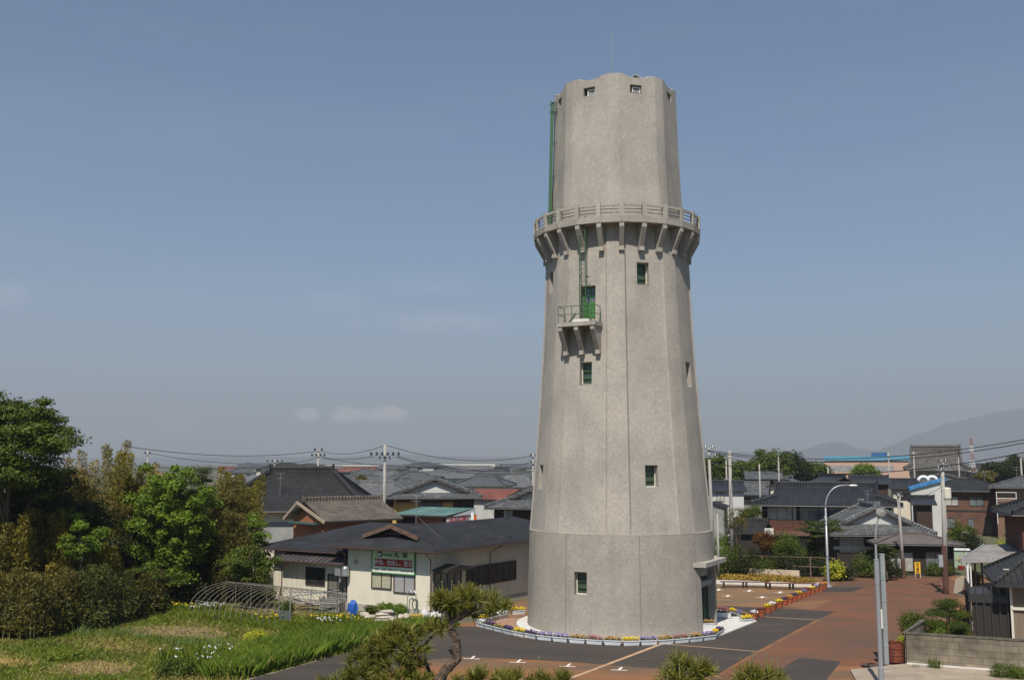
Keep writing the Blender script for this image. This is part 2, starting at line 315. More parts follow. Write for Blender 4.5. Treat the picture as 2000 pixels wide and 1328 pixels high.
def blades(rng, pts, h, w, lean=.25, jit=.35):
    n = len(pts); hh = h*(1-jit+2*jit*rng.random(n)); a = rng.random(n)*2*np.pi; dx = np.cos(a)*w/2; dy = np.sin(a)*w/2
    l = rng.normal(size=(n,2))*lean*hh[:,None]
    V = np.empty((n,4,3)); p = pts
    V[:,0] = p+np.stack([dx,dy,0*dx],1); V[:,1] = p-np.stack([dx,dy,0*dx],1)
    mid = p+np.stack([l[:,0]*.35, l[:,1]*.35, hh*.62],1)
    V[:,2] = p+np.stack([l[:,0], l[:,1], hh],1); V[:,3] = mid+np.stack([dx*.9,dy*.9,0*dx],1)
    return V.reshape(-1,3)
def in_poly(x, y, poly):
    ins = np.zeros(len(x), bool); n = len(poly)
    for i in range(n):
        x0, y0 = poly[i][0], poly[i][1]; x1, y1 = poly[(i+1)%n][0], poly[(i+1)%n][1]
        c = ((y0 > y) != (y1 > y)) & (x < (x1-x0)*(y-y0)/((y1-y0) if y1 != y0 else 1e-9)+x0); ins ^= c
    return ins
def scatter(rng, poly, n, z=0):
    xs = [p[0] for p in poly]; ys = [p[1] for p in poly]
    x = rng.uniform(min(xs), max(xs), n*3); y = rng.uniform(min(ys), max(ys), n*3); k = in_poly(x, y, poly)
    x = x[k][:n]; y = y[k][:n]; return np.stack([x, y, np.full(len(x), z)], 1)
def sheet(name, pts, z, m, uv=False):
    b = MB(); b.add([(p[0],p[1],z) for p in pts], [tuple(range(len(pts)))]); o = b.build(name, m, uv=uv)
    if o.data.polygons[0].normal.z < 0: o.data.flip_normals()
    o['kind'] = 'structure'; return o
# ============================================================ SETTING: ground, paving, hills
M_GROUND = mat('town_ground', (.14,.12,.085), (.07,.085,.035), scale=.05, lo=.4, hi=.6, fscale=2)
M_SOIL = mat('bare_soil', (.25,.18,.12), (.15,.11,.075), scale=1.4, bump=.04, bscale=9, fscale=18, fine=.25)
M_FIELD = mat('field_turf', (.075,.085,.025), (.17,.135,.05), scale=.33, lo=.42, hi=.6, bump=.04, bscale=8, fscale=14, fine=.3)
M_ASPH = mat('dark_asphalt', (.046,.038,.033), (.072,.058,.048), scale=.35, stretch=(.5,1.5,1), lo=.35, hi=.75, fscale=40, fine=.16, bump=.004, bscale=60)
M_LOT = mat('rust_stained_asphalt', (.24,.107,.043), (.122,.083,.055), scale=.28, stretch=(.4,1.5,1), lo=.42, hi=.62, fscale=36, fine=.16, bump=.004, bscale=60, detail=8)
M_ROAD = mat('red_stained_road', (.165,.070,.037), (.100,.062,.042), scale=.26, stretch=(.5,1.0,1), lo=.40, hi=.66, fscale=36, fine=.14, bump=.004, bscale=60, detail=8)
M_SAND = mat('sandy_stained_lot', (.25,.13,.055), (.135,.105,.07), scale=.3, stretch=(.5,1.6,1), lo=.38, hi=.64, fscale=36, fine=.14, detail=8)
M_LINE = mat('worn_cream_line', (.50,.33,.20), (.34,.20,.11), scale=2, fscale=30); M_MARK = mat('white_marking', (.78,.70,.62), (.55,.42,.33), scale=3, lo=.5, hi=.8)
M_PATH = mat('pavement_concrete', (.36,.30,.23), (.25,.20,.15), scale=.8, fscale=30)
b = MB(); S_ = 12600; b.add([(-S_,-60,0),(S_,-60,0),(S_,S_,0),(-S_,S_,0)], [(0,1,2,3)]); o = b.build('ground', M_GROUND); o['kind'] = 'structure'
def GP(l, z=0): return [G(*p) for p in l]
field = [(-70,30),(-11.0,41),(-11.39,45.24)]+[tuple(G(*p)[:2]) for p in [(645,1283),(760,1252),(880,1221),(838,1206),(680,1190),(540,1172),(420,1150)]]+[(-46,90),(-75,70)]
sheet('field', field, .004, M_FIELD)
soil1 = GP([(225,1226),(330,1222),(420,1226),(452,1240),(430,1250),(340,1247),(250,1240)]); soil2 = GP([(110,1300),(190,1288),(262,1304),(240,1318),(150,1320)])
soil3 = GP([(0,1288),(45,1288),(80,1298),(30,1302),(0,1300)]); soil4 = GP([(470,1246),(520,1247),(540,1256),(480,1258)])
soil5 = GP([(380,1196),(440,1184),(560,1186),(600,1200),(540,1208),(470,1212),(420,1206)])
for s_ in (soil1, soil2, soil3, soil4, soil5): sheet('soil', s_, .010, M_SOIL)
lot = [tuple(G(*p)[:2]) for p in [(480,1328),(645,1283),(880,1221),(1000,1200),(990,1180),(1100,1150),(1395,1134)]]+[tuple(G(*p)[:2]) for p in [(1530,1128),(1700,1118),(1850,1123)]]+[(46,81),(40,46),(20,36),(-11,36)]
sheet('parking_lot', lot, .004, M_LOT)
sheet('sandy_lot', GP([(985,1207),(1000,1180),(1120,1152),(1395,1140),(1480,1143),(1598,1151),(1500,1186),(1398,1182),(1250,1180)]), .008, M_SAND)
sheet('road', GP([(1395,1322),(1632,1194),(1500,1187),(1600,1152),(1690,1120),(1850,1125),(1890,1150),(1860,1180),(1772,1262),(1745,1300),(1560,1300),(1500,1330),(1380,1330)]), .008, M_ROAD)
sheet('asphalt', GP([(480,1328),(645,1283),(880,1222),(935,1224),(1100,1215),(1398,1182),(1500,1187),(1632,1194),(1590,1212),(1480,1270),(1400,1317),(1290,1305),(1110,1292),(905,1281),(820,1290),(700,1328)]), .012, M_ASPH)
sheet('asphalt', GP([(1562,1284),(1642,1291),(1612,1330),(1480,1330)]), .012, M_ASPH)
sheet('asphalt', GP([(1605,1145),(1690,1146),(1664,1156),(1606,1156)]), .012, M_ASPH)
sheet('asphalt', GP([(1490,1182),(1586,1173),(1625,1172),(1585,1190)]), .011, M_LOT)
def stripe(a, b_, w, m, z=.017, name='line_marking'):
    a = G(*a); b_ = G(*b_); d = (b_-a).normalized(); n = Vector((-d.y, d.x, 0))*w/2
    return sheet(name, [a+n, b_+n, b_-n, a-n], z, m)
stripe((1292,1257), (1478,1272), .13, M_LINE); stripe((1488,1204), (1602,1211), .13, M_LINE)
stripe((1290,1258), (1105,1328), .22, M_LINE, .0165)
stripe((645,1283), (480,1328), .12, M_PATH, .0166, 'kerb_strip')
for (x, y) in [(1010,1293),(1107,1301),(1208,1308),(920,1286)]:
    stripe((x-15,y), (x+17,y+1), .11, M_MARK, .0185); stripe((x,y+.5), (x+7,y-5), .11, M_MARK, .0205)
for (x, y) in [(1420,1164),(1487,1166.5),(1462,1154),(1522,1157.3),(1402,1152)]:
    stripe((x-11,y), (x+11,y+.3), .12, M_MARK, .0185); stripe((x,y+1.2), (x+3,y-2), .2, M_MARK, .0205)
# lower right pavement with its kerb
pv = [G(1661,1311), G(1772,1299), (18.3,48.1), (26,45.2), (30,41), (15,40), (14.4,44)]
b = MB(); b.prism([(p[0],p[1]) for p in pv], 0, .10); o = b.build('pavement', M_PATH); o['kind'] = 'structure'
# hills: far ridges with real relief
def ridge(name, pts, depth, m, seed):
    rr = random.Random(seed); b = MB(); n = 90; m_ = 14
    X = [p[0] for p in pts]; vs = []
    for i in range(n+1):
        t = X[0]+(X[-1]-X[0])*i/n
        k = max(j for j in range(len(pts)-1) if pts[j][0] <= t+1e-6); u = (t-pts[k][0])/(pts[k+1][0]-pts[k][0])
        u = u*u*(3-2*u)*.5+u*.5
        Hh = pts[k][1]+(pts[k+1][1]-pts[k][1])*u; Y = pts[k][2]+(pts[k+1][2]-pts[k][2])*u
        for j in range(m_+1):
            f = j/m_; g_ = math.sin(f*math.pi)**1.2
            vs.append((t+rr.uniform(-6,6), Y+(f-.5)*depth, max(-.2, Hh*g_*(1+.10*math.sin(i*.9+j)*(1-g_))+rr.uniform(-1,1)*Hh*.015)))
    b.add(vs, [(i*(m_+1)+j, (i+1)*(m_+1)+j, (i+1)*(m_+1)+j+1, i*(m_+1)+j+1) for i in range(n) for j in range(m_)])
    o = b.build(name, m, smooth=True); o['kind'] = 'structure'; return o
M_HILL = mat('wooded_hill', (.035,.055,.03), (.06,.08,.035), scale=.01, fscale=.05)
def hp(px, py, Y): q = P(px, py, Y); return (q.x, q.z, Y)
ridge('hills', [hp(-40,898,11000), hp(200,894,11000), hp(500,892,11000), hp(650,893,11000), hp(760,886,11000), hp(860,891,11000), hp(1000,893,11000), hp(1150,896,11000)], 2400, M_HILL, 3)
ridge('hills', [hp(1380,880,10500), hp(1450,882,10500), hp(1560,880,10500), hp(1620,864,10500), hp(1640,863,10500), hp(1670,876,10500), hp(1720,880,10500), hp(1800,866,10500)], 1500, M_HILL, 4)
ridge('mountain', [hp(1700,893,11300), hp(1745,868,11300), hp(1800,845,11300), hp(1860,825,11300), hp(1900,815,11300), hp(1960,802,11300), hp(2030,795,11300), hp(2120,800,11300), hp(2240,860,11300)], 1500, M_HILL, 5)

# ============================================================ WATER TOWER
CX, CY = 6.3, 60.5
tower = thing('water_tower', 'tall grey cement water tower with green louvred windows and a railed gallery', 'water tower', (CX,CY,0))
def ang(a): return Vector((math.sin(a), -math.cos(a), 0))
PROF = [(-.3,5.42),(0,5.41),(2.8,5.35),(5.42,5.28),(5.421,5.27),(7.5,5.09),(9.9,4.89),(12.3,4.70),(15.3,4.50),(18.4,4.35),(20.9,4.27),(22.6,4.20)]
UPR = [(22.6,3.99),(24.6,3.91),(27.7,3.77),(31.0,3.69),(31.9,3.67)]
def interp(pr, z):
    for (a, r0), (b_, r1) in zip(pr, pr[1:]):
        if z <= b_: return r0+(r1-r0)*max(0,(z-a))/(b_-a)
    return pr[-1][1]
RIB0 = -7.0
def off_rib(deg):   # offset from nearest rib centre, degrees
    return (deg-RIB0+22.5) % 45-22.5
def r_low(deg, z):
    R = interp(PROF, z)
    if z <= 5.42: return R
    o = abs(off_rib(deg)); body = R-.13
    ph = 22.5-o
    flat = body*math.cos(R_(14))/math.cos(R_(min(ph,15.5)))*1.012
    body = .35*body+.65*flat
    if o <= 6.6: return R
    if o <= 7.5: return R+(body-R)*(o-6.6)/.9
    return body
def r_up(deg, z):
    R = interp(UPR, z); o = abs(off_rib(deg)); ph = 22.5-o
    if o <= 5.2: return R
    flat = R*math.cos(R_(16))/math.cos(R_(min(ph,16.2)))
    if o <= 6.2: return R+(flat-.03-R)*(o-5.2)/1.0
    return flat-.03
WIN = []     # (face deg, tangential centre, half width, z0, z1, depth)
def fz(py, R, deg):     # height of a point on the wall at angle deg seen at picture row py
    Y = CY-R*math.cos(R_(deg)); return P(1200, py, Y).z
for deg, y0, y1, R in [(17.5,511,555,4.3),(-27.5,706,750,4.5),(62.5,708,756,4.5),(17.5,907,951,4.9),(-72.5,908,955,4.9),(-27.5,1118,1162,5.35),(-72.5,530,572,4.3)]:
    WIN.append((deg, -.2, .37, fz(y1,R,deg), fz(y0,R,deg), .38))
BDOOR = (-27.5, -.12, .46, fz(622,4.36,-27.5), fz(557,4.36,-27.5), .45)
LOWER = WIN+[BDOOR, (62.5, .2, 1.5, -.3, 3.45, .62)]
UPW = [(d, -.2, .36, z0, z1, .3) for d, z0, z1 in [(17.5, fz(180,3.7,17.5), fz(164,3.7,17.5)), (-27.5, fz(184,3.7,-27.5), fz(168,3.7,-27.5)), (62.5, fz(198,3.7,62.5), fz(184,3.7,62.5)), (-72.5, fz(205,3.7,-72.5), fz(190,3.7,-72.5))]]
def shell(name, rf, zs, wins, m, topf=None):
    degs = set(round(RIB0+45*k+d, 4) for k in range(8) for d in (-6.6,-7.5,6.6,7.5,-5.2,-6.2,5.2,6.2,-3,0,3,-11,-15,-19,11,15,19,22.5))
    ws = []
    for (d, t, hw, z0, z1, dep) in wins:
        Rm = rf(d, (max(z0,0)+z1)/2); a0 = d+math.degrees(math.asin((t-hw)/Rm)); a1 = d+math.degrees(math.asin((t+hw)/Rm))
        degs = set(q for q in degs if min(abs((q-a0+180)%360-180), abs((q-a1+180)%360-180)) > .5)
        degs |= {round(a0,4), round(a1,4)}; ws.append((a0, a1, z0, z1, d, dep))
        zs = [z for z in zs if min(abs(z-z0), abs(z-z1)) > .04]+[z0, z1]
    A = sorted(set(round((q+180)%360-180,4) for q in degs)); zs = sorted(set(zs)); n = len(A); vs = []; fs = []
    for z in zs:
        for a in A:
            zz = topf(a) if (topf and z == zs[-1]) else z
            vs.append(ang(R_(a))*rf(a, z)+Vector((0,0,zz)))
    for i in range(len(zs)-1):
        zm = (zs[i]+zs[i+1])/2
        for j in range(n):
            k = (j+1) % n; am = A[j]+((A[k]-A[j]) % 360)/2
            if any(a0 < am < a1 and z0 < zm < z1 for a0, a1, z0, z1, _, _ in ws): continue
            fs.append((i*n+j, i*n+k, (i+1)*n+k, (i+1)*n+j))
    b = MB(); b.add(vs, fs)
    for a0, a1, z0, z1, d, dep in ws:   # reveals
        nrm = ang(R_(d)); az = lambda a, z: ang(R_(a))*rf(a, z)+Vector((0,0,z))
        p = [az(a0,z0), az(a1,z0), az(a1,z1), az(a0,z1)]
        q0 = az(a0, (max(z0,0)+z1)/2).dot(nrm); q = []
        for c in p: t = c-nrm*(c.dot(nrm)); q.append(t+nrm*(q0-dep))
        b.add(p+q, [(1,0,4,5),(2,1,5,6),(3,2,6,7),(0,3,7,4)])
    return b.build(name, m, tower), A
zl = [-.3, 1.4, 2.8, 4.2, 5.42]; zl2 = [5.4202, 6.5, 7.5, 8.7, 9.9, 11.1, 12.3, 13.8, 15.3, 16.8, 18.4, 19.6, 20.9, 22.6]
shell('base_drum', r_low, zl, [w for w in LOWER if w[4] < 5], TOWB)
shell('shaft', lambda d, z: r_low(d, max(z,5.4202)), zl2, [w for w in LOWER if w[4] > 5], TOW)
# step ledge between drum and shaft
b = MB(); k = 180
vs = []
for i in range(k):
    a = -180+360*i/k; vs += [ang(R_(a))*5.285+Vector((0,0,5.39)), ang(R_(a))*5.285+Vector((0,0,5.43)), ang(R_(a))*4.8+Vector((0,0,5.45))]
b.add(vs, [(3*i, 3*((i+1)%k), 3*((i+1)%k)+1, 3*i+1) for i in range(k)]+[(3*i+1, 3*((i+1)%k)+1, 3*((i+1)%k)+2, 3*i+2) for i in range(k)])
b.build('ledge', TOWB, tower)
def topz(a):
    o = abs(off_rib(a)); return 31.37+(.15 if o < 10.5 else .15*max(0,1-(o-10.5)/3.5))+.03*(1-o/22.5)
_, AU = shell('tank_wall', r_up, [22.6,23.6,24.6,26.1,27.7,29.3,30.4,31.5], UPW, TOW, topz)
b = MB(); n = len(AU)
vs = []
for a in AU:
    z = topz(a); r = r_up(a, 31.4)
    vs += [ang(R_(a))*r+Vector((0,0,z)), ang(R_(a))*(r-.10)+Vector((0,0,z+.05)), ang(R_(a))*(r-.55)+Vector((0,0,z+.06)), ang(R_(a))*(r-.7)+Vector((0,0,31.0)), Vector((0,0,31.35))]
fs = []
for j in range(n):
    q = (j+1) % n
    for s_ in range(4): fs.append((5*j+s_, 5*q+s_, 5*q+s_+1, 5*j+s_+1))
b.add(vs, fs); b.build('roof', TOW, tower)
# gallery
b = MB(); k = 24; vs = []
for i in range(k):
    a = ang(R_(-2.5+15*i)); vs += [a*3.9+Vector((0,0,22.52)), a*4.97+Vector((0,0,22.50)), a*5.0+Vector((0,0,22.84)), a*4.8+Vector((0,0,22.86)), a*4.78+Vector((0,0,22.74)), a*3.85+Vector((0,0,22.74))]
b.add(vs, [(6*i+s_, 6*((i+1)%k)+s_, 6*((i+1)%k)+(s_+1)%6, 6*i+(s_+1)%6) for i in range(k) for s_ in range(6)])
b.build('gallery_slab', TOW, tower)
def frame(deg, z=0):     # local: x tangential (picture right), y outward, z up
    a = R_(deg); n = ang(a); t = Vector((math.cos(a), math.sin(a), 0))
    return Matrix(((t.x,n.x,0,0),(t.y,n.y,0,0),(0,0,1,z),(0,0,0,1)))
for i in range(24):
    d = -2.5+15*i; T = frame(d)
    b = MB(T); b.bb(-.13,.13,4.80,4.99,22.80,23.62); b.build('gallery_post', TOW, tower)
    b = MB(T); b.extr([(-.13,4.1,22.49),(-.13,4.93,22.49),(-.13,4.93,22.25),(-.13,4.36,21.25),(-.13,4.1,21.25)], (.26,0,0)); b.bb(-.15,.15,4.1,4.42,21.02,21.25); b.build('bracket', TOW, tower)
b = MB(); b2 = MB()
for i in range(24):
    a0 = ang(R_(-2.5+15*i+1.7)); a1 = ang(R_(-2.5+15*(i+1)-1.7))
    u = Vector((0,0,1)); b.bar(a0*4.89+u*23.50, a1*4.89+u*23.50, .12, .13)
    for z in (23.25, 23.05): b2.bar(a0*4.89+u*z, a1*4.89+u*z, .035)
b.build('top_rail', TOW, tower); b2.build('railing_bars', DK, tower)
# windows
def tower_window(spec, rf, white=False):
    d, t, hw, z0, z1, dep = spec; Rm = rf(d, (z0+z1)/2); T = frame(d); y = Rm*math.cos(math.asin((abs(t)+hw)/Rm))-dep
    b = MB(T); f = .05
    b.bb(t-hw,t-hw+f,y,y+.07,z0,z1); b.bb(t+hw-f,t+hw,y,y+.07,z0,z1); b.bb(t-hw,t+hw,y,y+.068,z0-.01,z0+f); b.bb(t-hw,t+hw,y,y+.068,z1-f,z1+.01)
    fr = b.build('window', CREAMP if not white else WHITE, tower)
    b = MB(T); H_ = z1-z0; n = 3
    for k in range(n):
        a = z0+f+(H_-2*f)*k/n; c = z0+f+(H_-2*f)*(k+1)/n
        if not white: b.bb(t-hw+f,t+hw-f,y+.01,y+.055,c-.055,c); b.bb(t-hw+f,t+hw-f,y+.01,y+.05,c-.11,c-.085)
        m_ = 5 if white else 0
        for q in range(m_):
            zz = a+(c-.10-a)*(q+.5)/m_; b.bb(t-hw+f,t+hw-f,y-.03,y+.03,zz-.012,zz+.012)
    b.build('louvre', WHITE if white else GREEN, fr)
    b = MB(T); b.bb(t-hw,t+hw,y-.08,y-.04,z0,z1); b.build('pane', GREY if white else mat('slatted_grey_glass', (.06,.085,.06), (.035,.055,.04), scale=6, stretch=(1,1,9), rough=.25, spec=.5), fr)
for w in WIN: tower_window(w, r_low)
for w in UPW: tower_window((w[0], -.12, .25, w[3]+.02, w[4]-.10, .2), r_up, True)
for w in UPW:   # recess backing round the vents
    T = frame(w[0]); b = MB(T); y = r_up(w[0], w[3])-.3; b.bb(-.4,.4,y-.1,y-.001,w[3]-.05,w[4]+.05); b.build('vent_recess', TOW, tower)
# balcony door
d, t, hw, z0, z1, dep = BDOOR; T = frame(d); Rm = r_low(d, 18.4); y = Rm-dep+.03
b = MB(T); b.bb(t-hw,t+hw,y-.06,y,z0,z0+1.0); b.bb(t-hw,t-hw+.09,y-.061,y+.03,z0,z1); b.bb(t+hw-.09,t+hw,y-.061,y+.03,z0,z1); b.bb(t-hw,t+hw,y-.062,y+.028,z1-.09,z1); b.bb(t-hw+.14,t+hw-.14,y,y+.03,z0+.12,z0+.85)
for zz in (z0+1.28, z0+1.56): b.bb(t-hw,t+hw,y-.04,y-.005,zz-.02,zz+.02)
b.bb(t-.02,t+.02,y-.04,y-.004,z0+1.0,z1)
dr = b.build('door', BGREEN, tower); b = MB(T); b.bb(t-hw+.03,t+hw-.03,y-.05,y-.035,z0+1.0,z1-.05); b.build('pane', GLASSG, dr)
# balcony slab, brackets, railing
zs_ = P(1136, 634, CY-5.2).z+.02; zt = zs_+.22; t0, t1 = -1.50, .78; y0 = 4.2; y1 = 5.35
b = MB(T); b.bb(t0,t1,y0,y1,zs_,zt); b.build('balcony_slab', TOW, tower)
b = MB(T); b.bb(-.72,.35,4.42,5.15,zt,zt+.16); b.bb(-.60,.15,4.5,5.0,zt+.16,zt+.20); b.build('balcony_step', PALE, tower)
for t in (t0+.17, (t0+t1)/2, t1-.17):
    b = MB(T); b.extr([(t-.14,4.1,zs_-.001),(t-.14,5.30,zs_-.001),(t-.14,5.30,zs_-.22),(t-.14,4.56,zs_-1.30),(t-.14,4.1,zs_-1.30)], (.24,0,0)); b.bb(t-.15,t+.11,4.1,4.60,zs_-1.52,zs_-1.30); b.build('balcony_bracket', TOW, tower)
b = MB(T); ra = .022
for x in (t0+.05, -.62, .55, t1-.05): b.tube([(x,y1-.06,zt-.1),(x,y1-.06,zt+.92)], ra, 5)
for x in (t0+.05, t1-.05):
    b.tube([(x,4.45,zt),(x,4.45,zt+.9)], ra, 5)
    for z in (.9,.45): b.tube([(x,4.4,zt+z),(x,y1-.06,zt+z)], ra, 5)
for z in (.9,.45): b.tube([(t0+.05,y1-.06,zt+z),(t1-.05,y1-.06,zt+z)], ra, 5)
b.tube([(t0+.25,4.35,zt+.1),(t0+.75,4.45,zt+.6)], .05, 5)
b.build('balcony_railing', GREEN, tower)
def ladder(name, T, x, w, y, za, zb, m, step=.28, stand=None):
    b = MB(T)
    for s_ in (-1,1): b.bar((x+s_*w/2,y(za),za), (x+s_*w/2,y(zb),zb), .045, .05)
    k = int((zb-za)/step)
    for i in range(1, k): z = za+step*i; b.tube([(x-w/2,y(z),z),(x+w/2,y(z),z)], .014, 4)
    for z in (stand or []):
        for s_ in (-1,1): b.bar((x+s_*w/2,y(z),z), (x+s_*(w/2+.05),y(z)-.35,z-.03), .05)
    return b.build(name, m, tower)
ladder('ladder', T, -.20, .36, lambda z: 4.72+.0*z, zt+.2, 23.0, GREEN, stand=[19.6, 22.0])
# upper ladder with channel guard on the far left of the tank
T2 = frame(-87)
ladder('ladder', T2, .0, .42, lambda z: 4.03-(z-22.7)*.027, 22.75, 31.0, GREEN, stand=[24.3, 26.4, 28.5, 30.6])
b = MB(T2)
for x in (-.22,.22): b.bar((x,4.06,22.8), (x,3.84,31.0), .07, .16)
for z in (30.95, 30.4):
    for x in (-.16,.26): b.bar((x,3.5,z), (x,4.0,z), .07)
b.build('ladder_channel', GREEN, tower)
# movement joints running down the cement
for (a, z0, z1) in ((5.0,0,5.38),(-39.5,0,5.38),(43.5,0,5.38),(.55,5.46,21.0)):
    b = MB(); n = 14; w_ = .022
    for i in range(n):
        za, zb = z0+(z1-z0)*i/n, z0+(z1-z0)*(i+1)/n; p = [ang(R_(a))*(r_low(a,max(zz,5.43) if z0 > 5 else zz)+.004)+Vector((0,0,zz)) for zz in (za,zb)]; t_ = Vector((math.cos(R_(a)),math.sin(R_(a)),0))*w_/2
        b.add([p[0]-t_,p[0]+t_,p[1]+t_,p[1]-t_], [(0,1,2,3)])
    b.build('joint', mat('joint_dark', (.10,.09,.075)), tower)
# roof hatch and rod
b = MB(); hc = Vector((.95,-1.9,31.25)); b.bb(.45,1.45,-2.5,-1.4,31.2,31.45)
b.extr([(.28,-2.75,31.42),(.95,-2.75,31.86),(1.62,-2.75,31.42),(1.62,-2.75,31.36),(.95,-2.75,31.80),(.28,-2.75,31.36)], (0,1.6,0)); b.build('roof_hatch', GREY, tower)
b = MB(); b.tube([(-.1,0,31.2),(-.1,0,32.4),(-.1,0,35.9)], [.04,.03,.020], 6); b.lathe([(.05,0),(.05,.1),(.01,.2)], (-.1,0,32.3), 8); b.build('lightning_rod', GALV, tower)
# entrance: recess, doors, lintel, canopy
T = frame(62.5); n0 = 4.60
b = MB(T); b.bb(-1.42,1.82,n0-.25,n0,0,3.6); b.build('porch_wall', TOWB, tower)
b = MB(T); b.bb(-1.34,1.74,n0,4.98,2.42,2.72); b.bb(1.60,1.84,4.4,5.10,.0,3.55); b.bb(-1.42,-.75,4.85,5.38,3.15,3.61); b.build('lintel', TOWB, tower)
dr = MB(T); dr.bb(-1.2,1.5,n0,n0+.06,.05,2.4)
for x in (-1.2,-.3,.62,1.44): dr.bb(x,x+.07,n0+.06,n0+.11,.05,2.4)
dr.bb(-1.2,1.5,n0+.06,n0+.105,1.1,1.18); o = dr.build('door', DGREEN, tower)
b = MB(T); b.tube([(.15,n0+.16,.9),(.15,n0+.16,1.4)], .025, 6); b.build('handle', BGREEN, o)
b = MB(T); b.bb(-1.1,1.4,n0+.061,n0+.08,1.25,2.3); b.build('pane', GLASS, o)
b = MB(T); b.bb(-1.1,1.6,n0,n0+.05,2.72,3.5); o = b.build('transom_window', GLASS, tower)
b = MB(T); b.extr([(-2.05,4.55,3.62),(-1.75,5.62,3.62),(2.2,5.62,3.62),(2.5,4.55,3.62)], (0,0,.24)); b.bb(-1.3,1.7,4.5,5.25,3.44,3.62); b.build('canopy', CONC, tower)
b = MB(T); b.bb(1.5,1.75,5.1,5.3,3.86,3.98); b.build('lamp_bracket', CONC, tower)
# pad round the foot
b = MB()
ring = [(CX+6.05*math.sin(R_(a)), CY-6.05*math.cos(R_(a))) for a in range(0,360,5)]; b.prism(ring, 0, .10); o = b.build('tower_plinth', PALE); o['kind'] = 'structure'
b = MB(); b.prism([tuple(G(*p)[:2]) for p in [(1370,1238),(1405,1243),(1478,1214),(1455,1205),(1400,1207),(1370,1216)]], 0, .07); o = b.build('entrance_paving', PALE); o['kind'] = 'structure'
sheet('gravel_bed', [G(*p) for p in [(935,1220),(988,1207),(1060,1205),(1120,1240),(1225,1252),(1225,1257),(1080,1250),(1020,1245)]], .018, mat('pink_gravel', (.36,.21,.14), (.28,.17,.115), scale=3, fscale=40, fine=.25))
# ============================================================ BUILDINGS
def text_part(body, size, M_, m, parent, name='lettering', ext=.006, sx=1.0, bold=0):
    c = bpy.data.curves.new('t', 'FONT'); c.body = body; c.size = size; c.extrude = ext; c.align_x = 'CENTER'; c.align_y = 'CENTER'; c.offset = bold; c.resolution_u = 3
    o = bpy.data.objects.new('t', c); SC.collection.objects.link(o); bpy.context.view_layer.update()
    me = bpy.data.meshes.new_from_object(o.evaluated_get(bpy.context.evaluated_depsgraph_get())); bpy.data.objects.remove(o); bpy.data.curves.remove(c)
    me.materials.clear(); me.materials.append(m); me.transform(M_ @ Matrix.Diagonal((sx,1,1,1)))
    q = link(bpy.data.objects.new(name, me)); q.parent = parent; return q
def wallM(face, u, z, w, d, off=0):   # matrix: local x along the wall, y up, z outward; faces of a w x d box
    if face == 'f': return Matrix.Translation((u, -d/2-off, z)) @ Matrix(((1,0,0,0),(0,0,-1,0),(0,1,0,0),(0,0,0,1)))
    if face == 'r': return Matrix.Translation((w/2+off, u, z)) @ Matrix(((0,0,1,0),(1,0,0,0),(0,1,0,0),(0,0,0,1)))
    if face == 'l': return Matrix.Translation((-w/2-off, u, z)) @ Matrix(((0,0,-1,0),(-1,0,0,0),(0,1,0,0),(0,0,0,1)))
def window(parent, Mw, ww, wh, frame=None, glass=None, mull=1, rail=0, fw=.06, name='window', dep=.07, shade=False):
    b = MB(Mw); x = ww/2; y = wh/2; frame = frame or BROWNM
    b.bb(-x,-x+fw,-y,y,-.02,dep); b.bb(x-fw,x,-y,y,-.02,dep); b.bb(-x+fw,x-fw,-y,-y+fw,-.02,dep); b.bb(-x+fw,x-fw,y-fw,y,-.02,dep)
    for i in range(mull): u = -x+ww*(i+1)/(mull+1); b.bb(u-fw*.4,u+fw*.4,-y+fw,y-fw,-.02,dep-.015)
    for i in range(rail): u = -y+wh*(i+1)/(rail+1); b.bb(-x+fw,x-fw,u-fw*.3,u+fw*.3,-.02,dep-.02)
    if shade: b.bb(-x-.08,x+.08,y+.05,y+.10,0,.35)
    o = b.build(name, frame, parent)
    b = MB(Mw); b.bb(-x+fw*.5,x-fw*.5,-y+fw*.5,y-fw*.5,-.03,.025); b.build('pane', glass or GLASS, o); return o
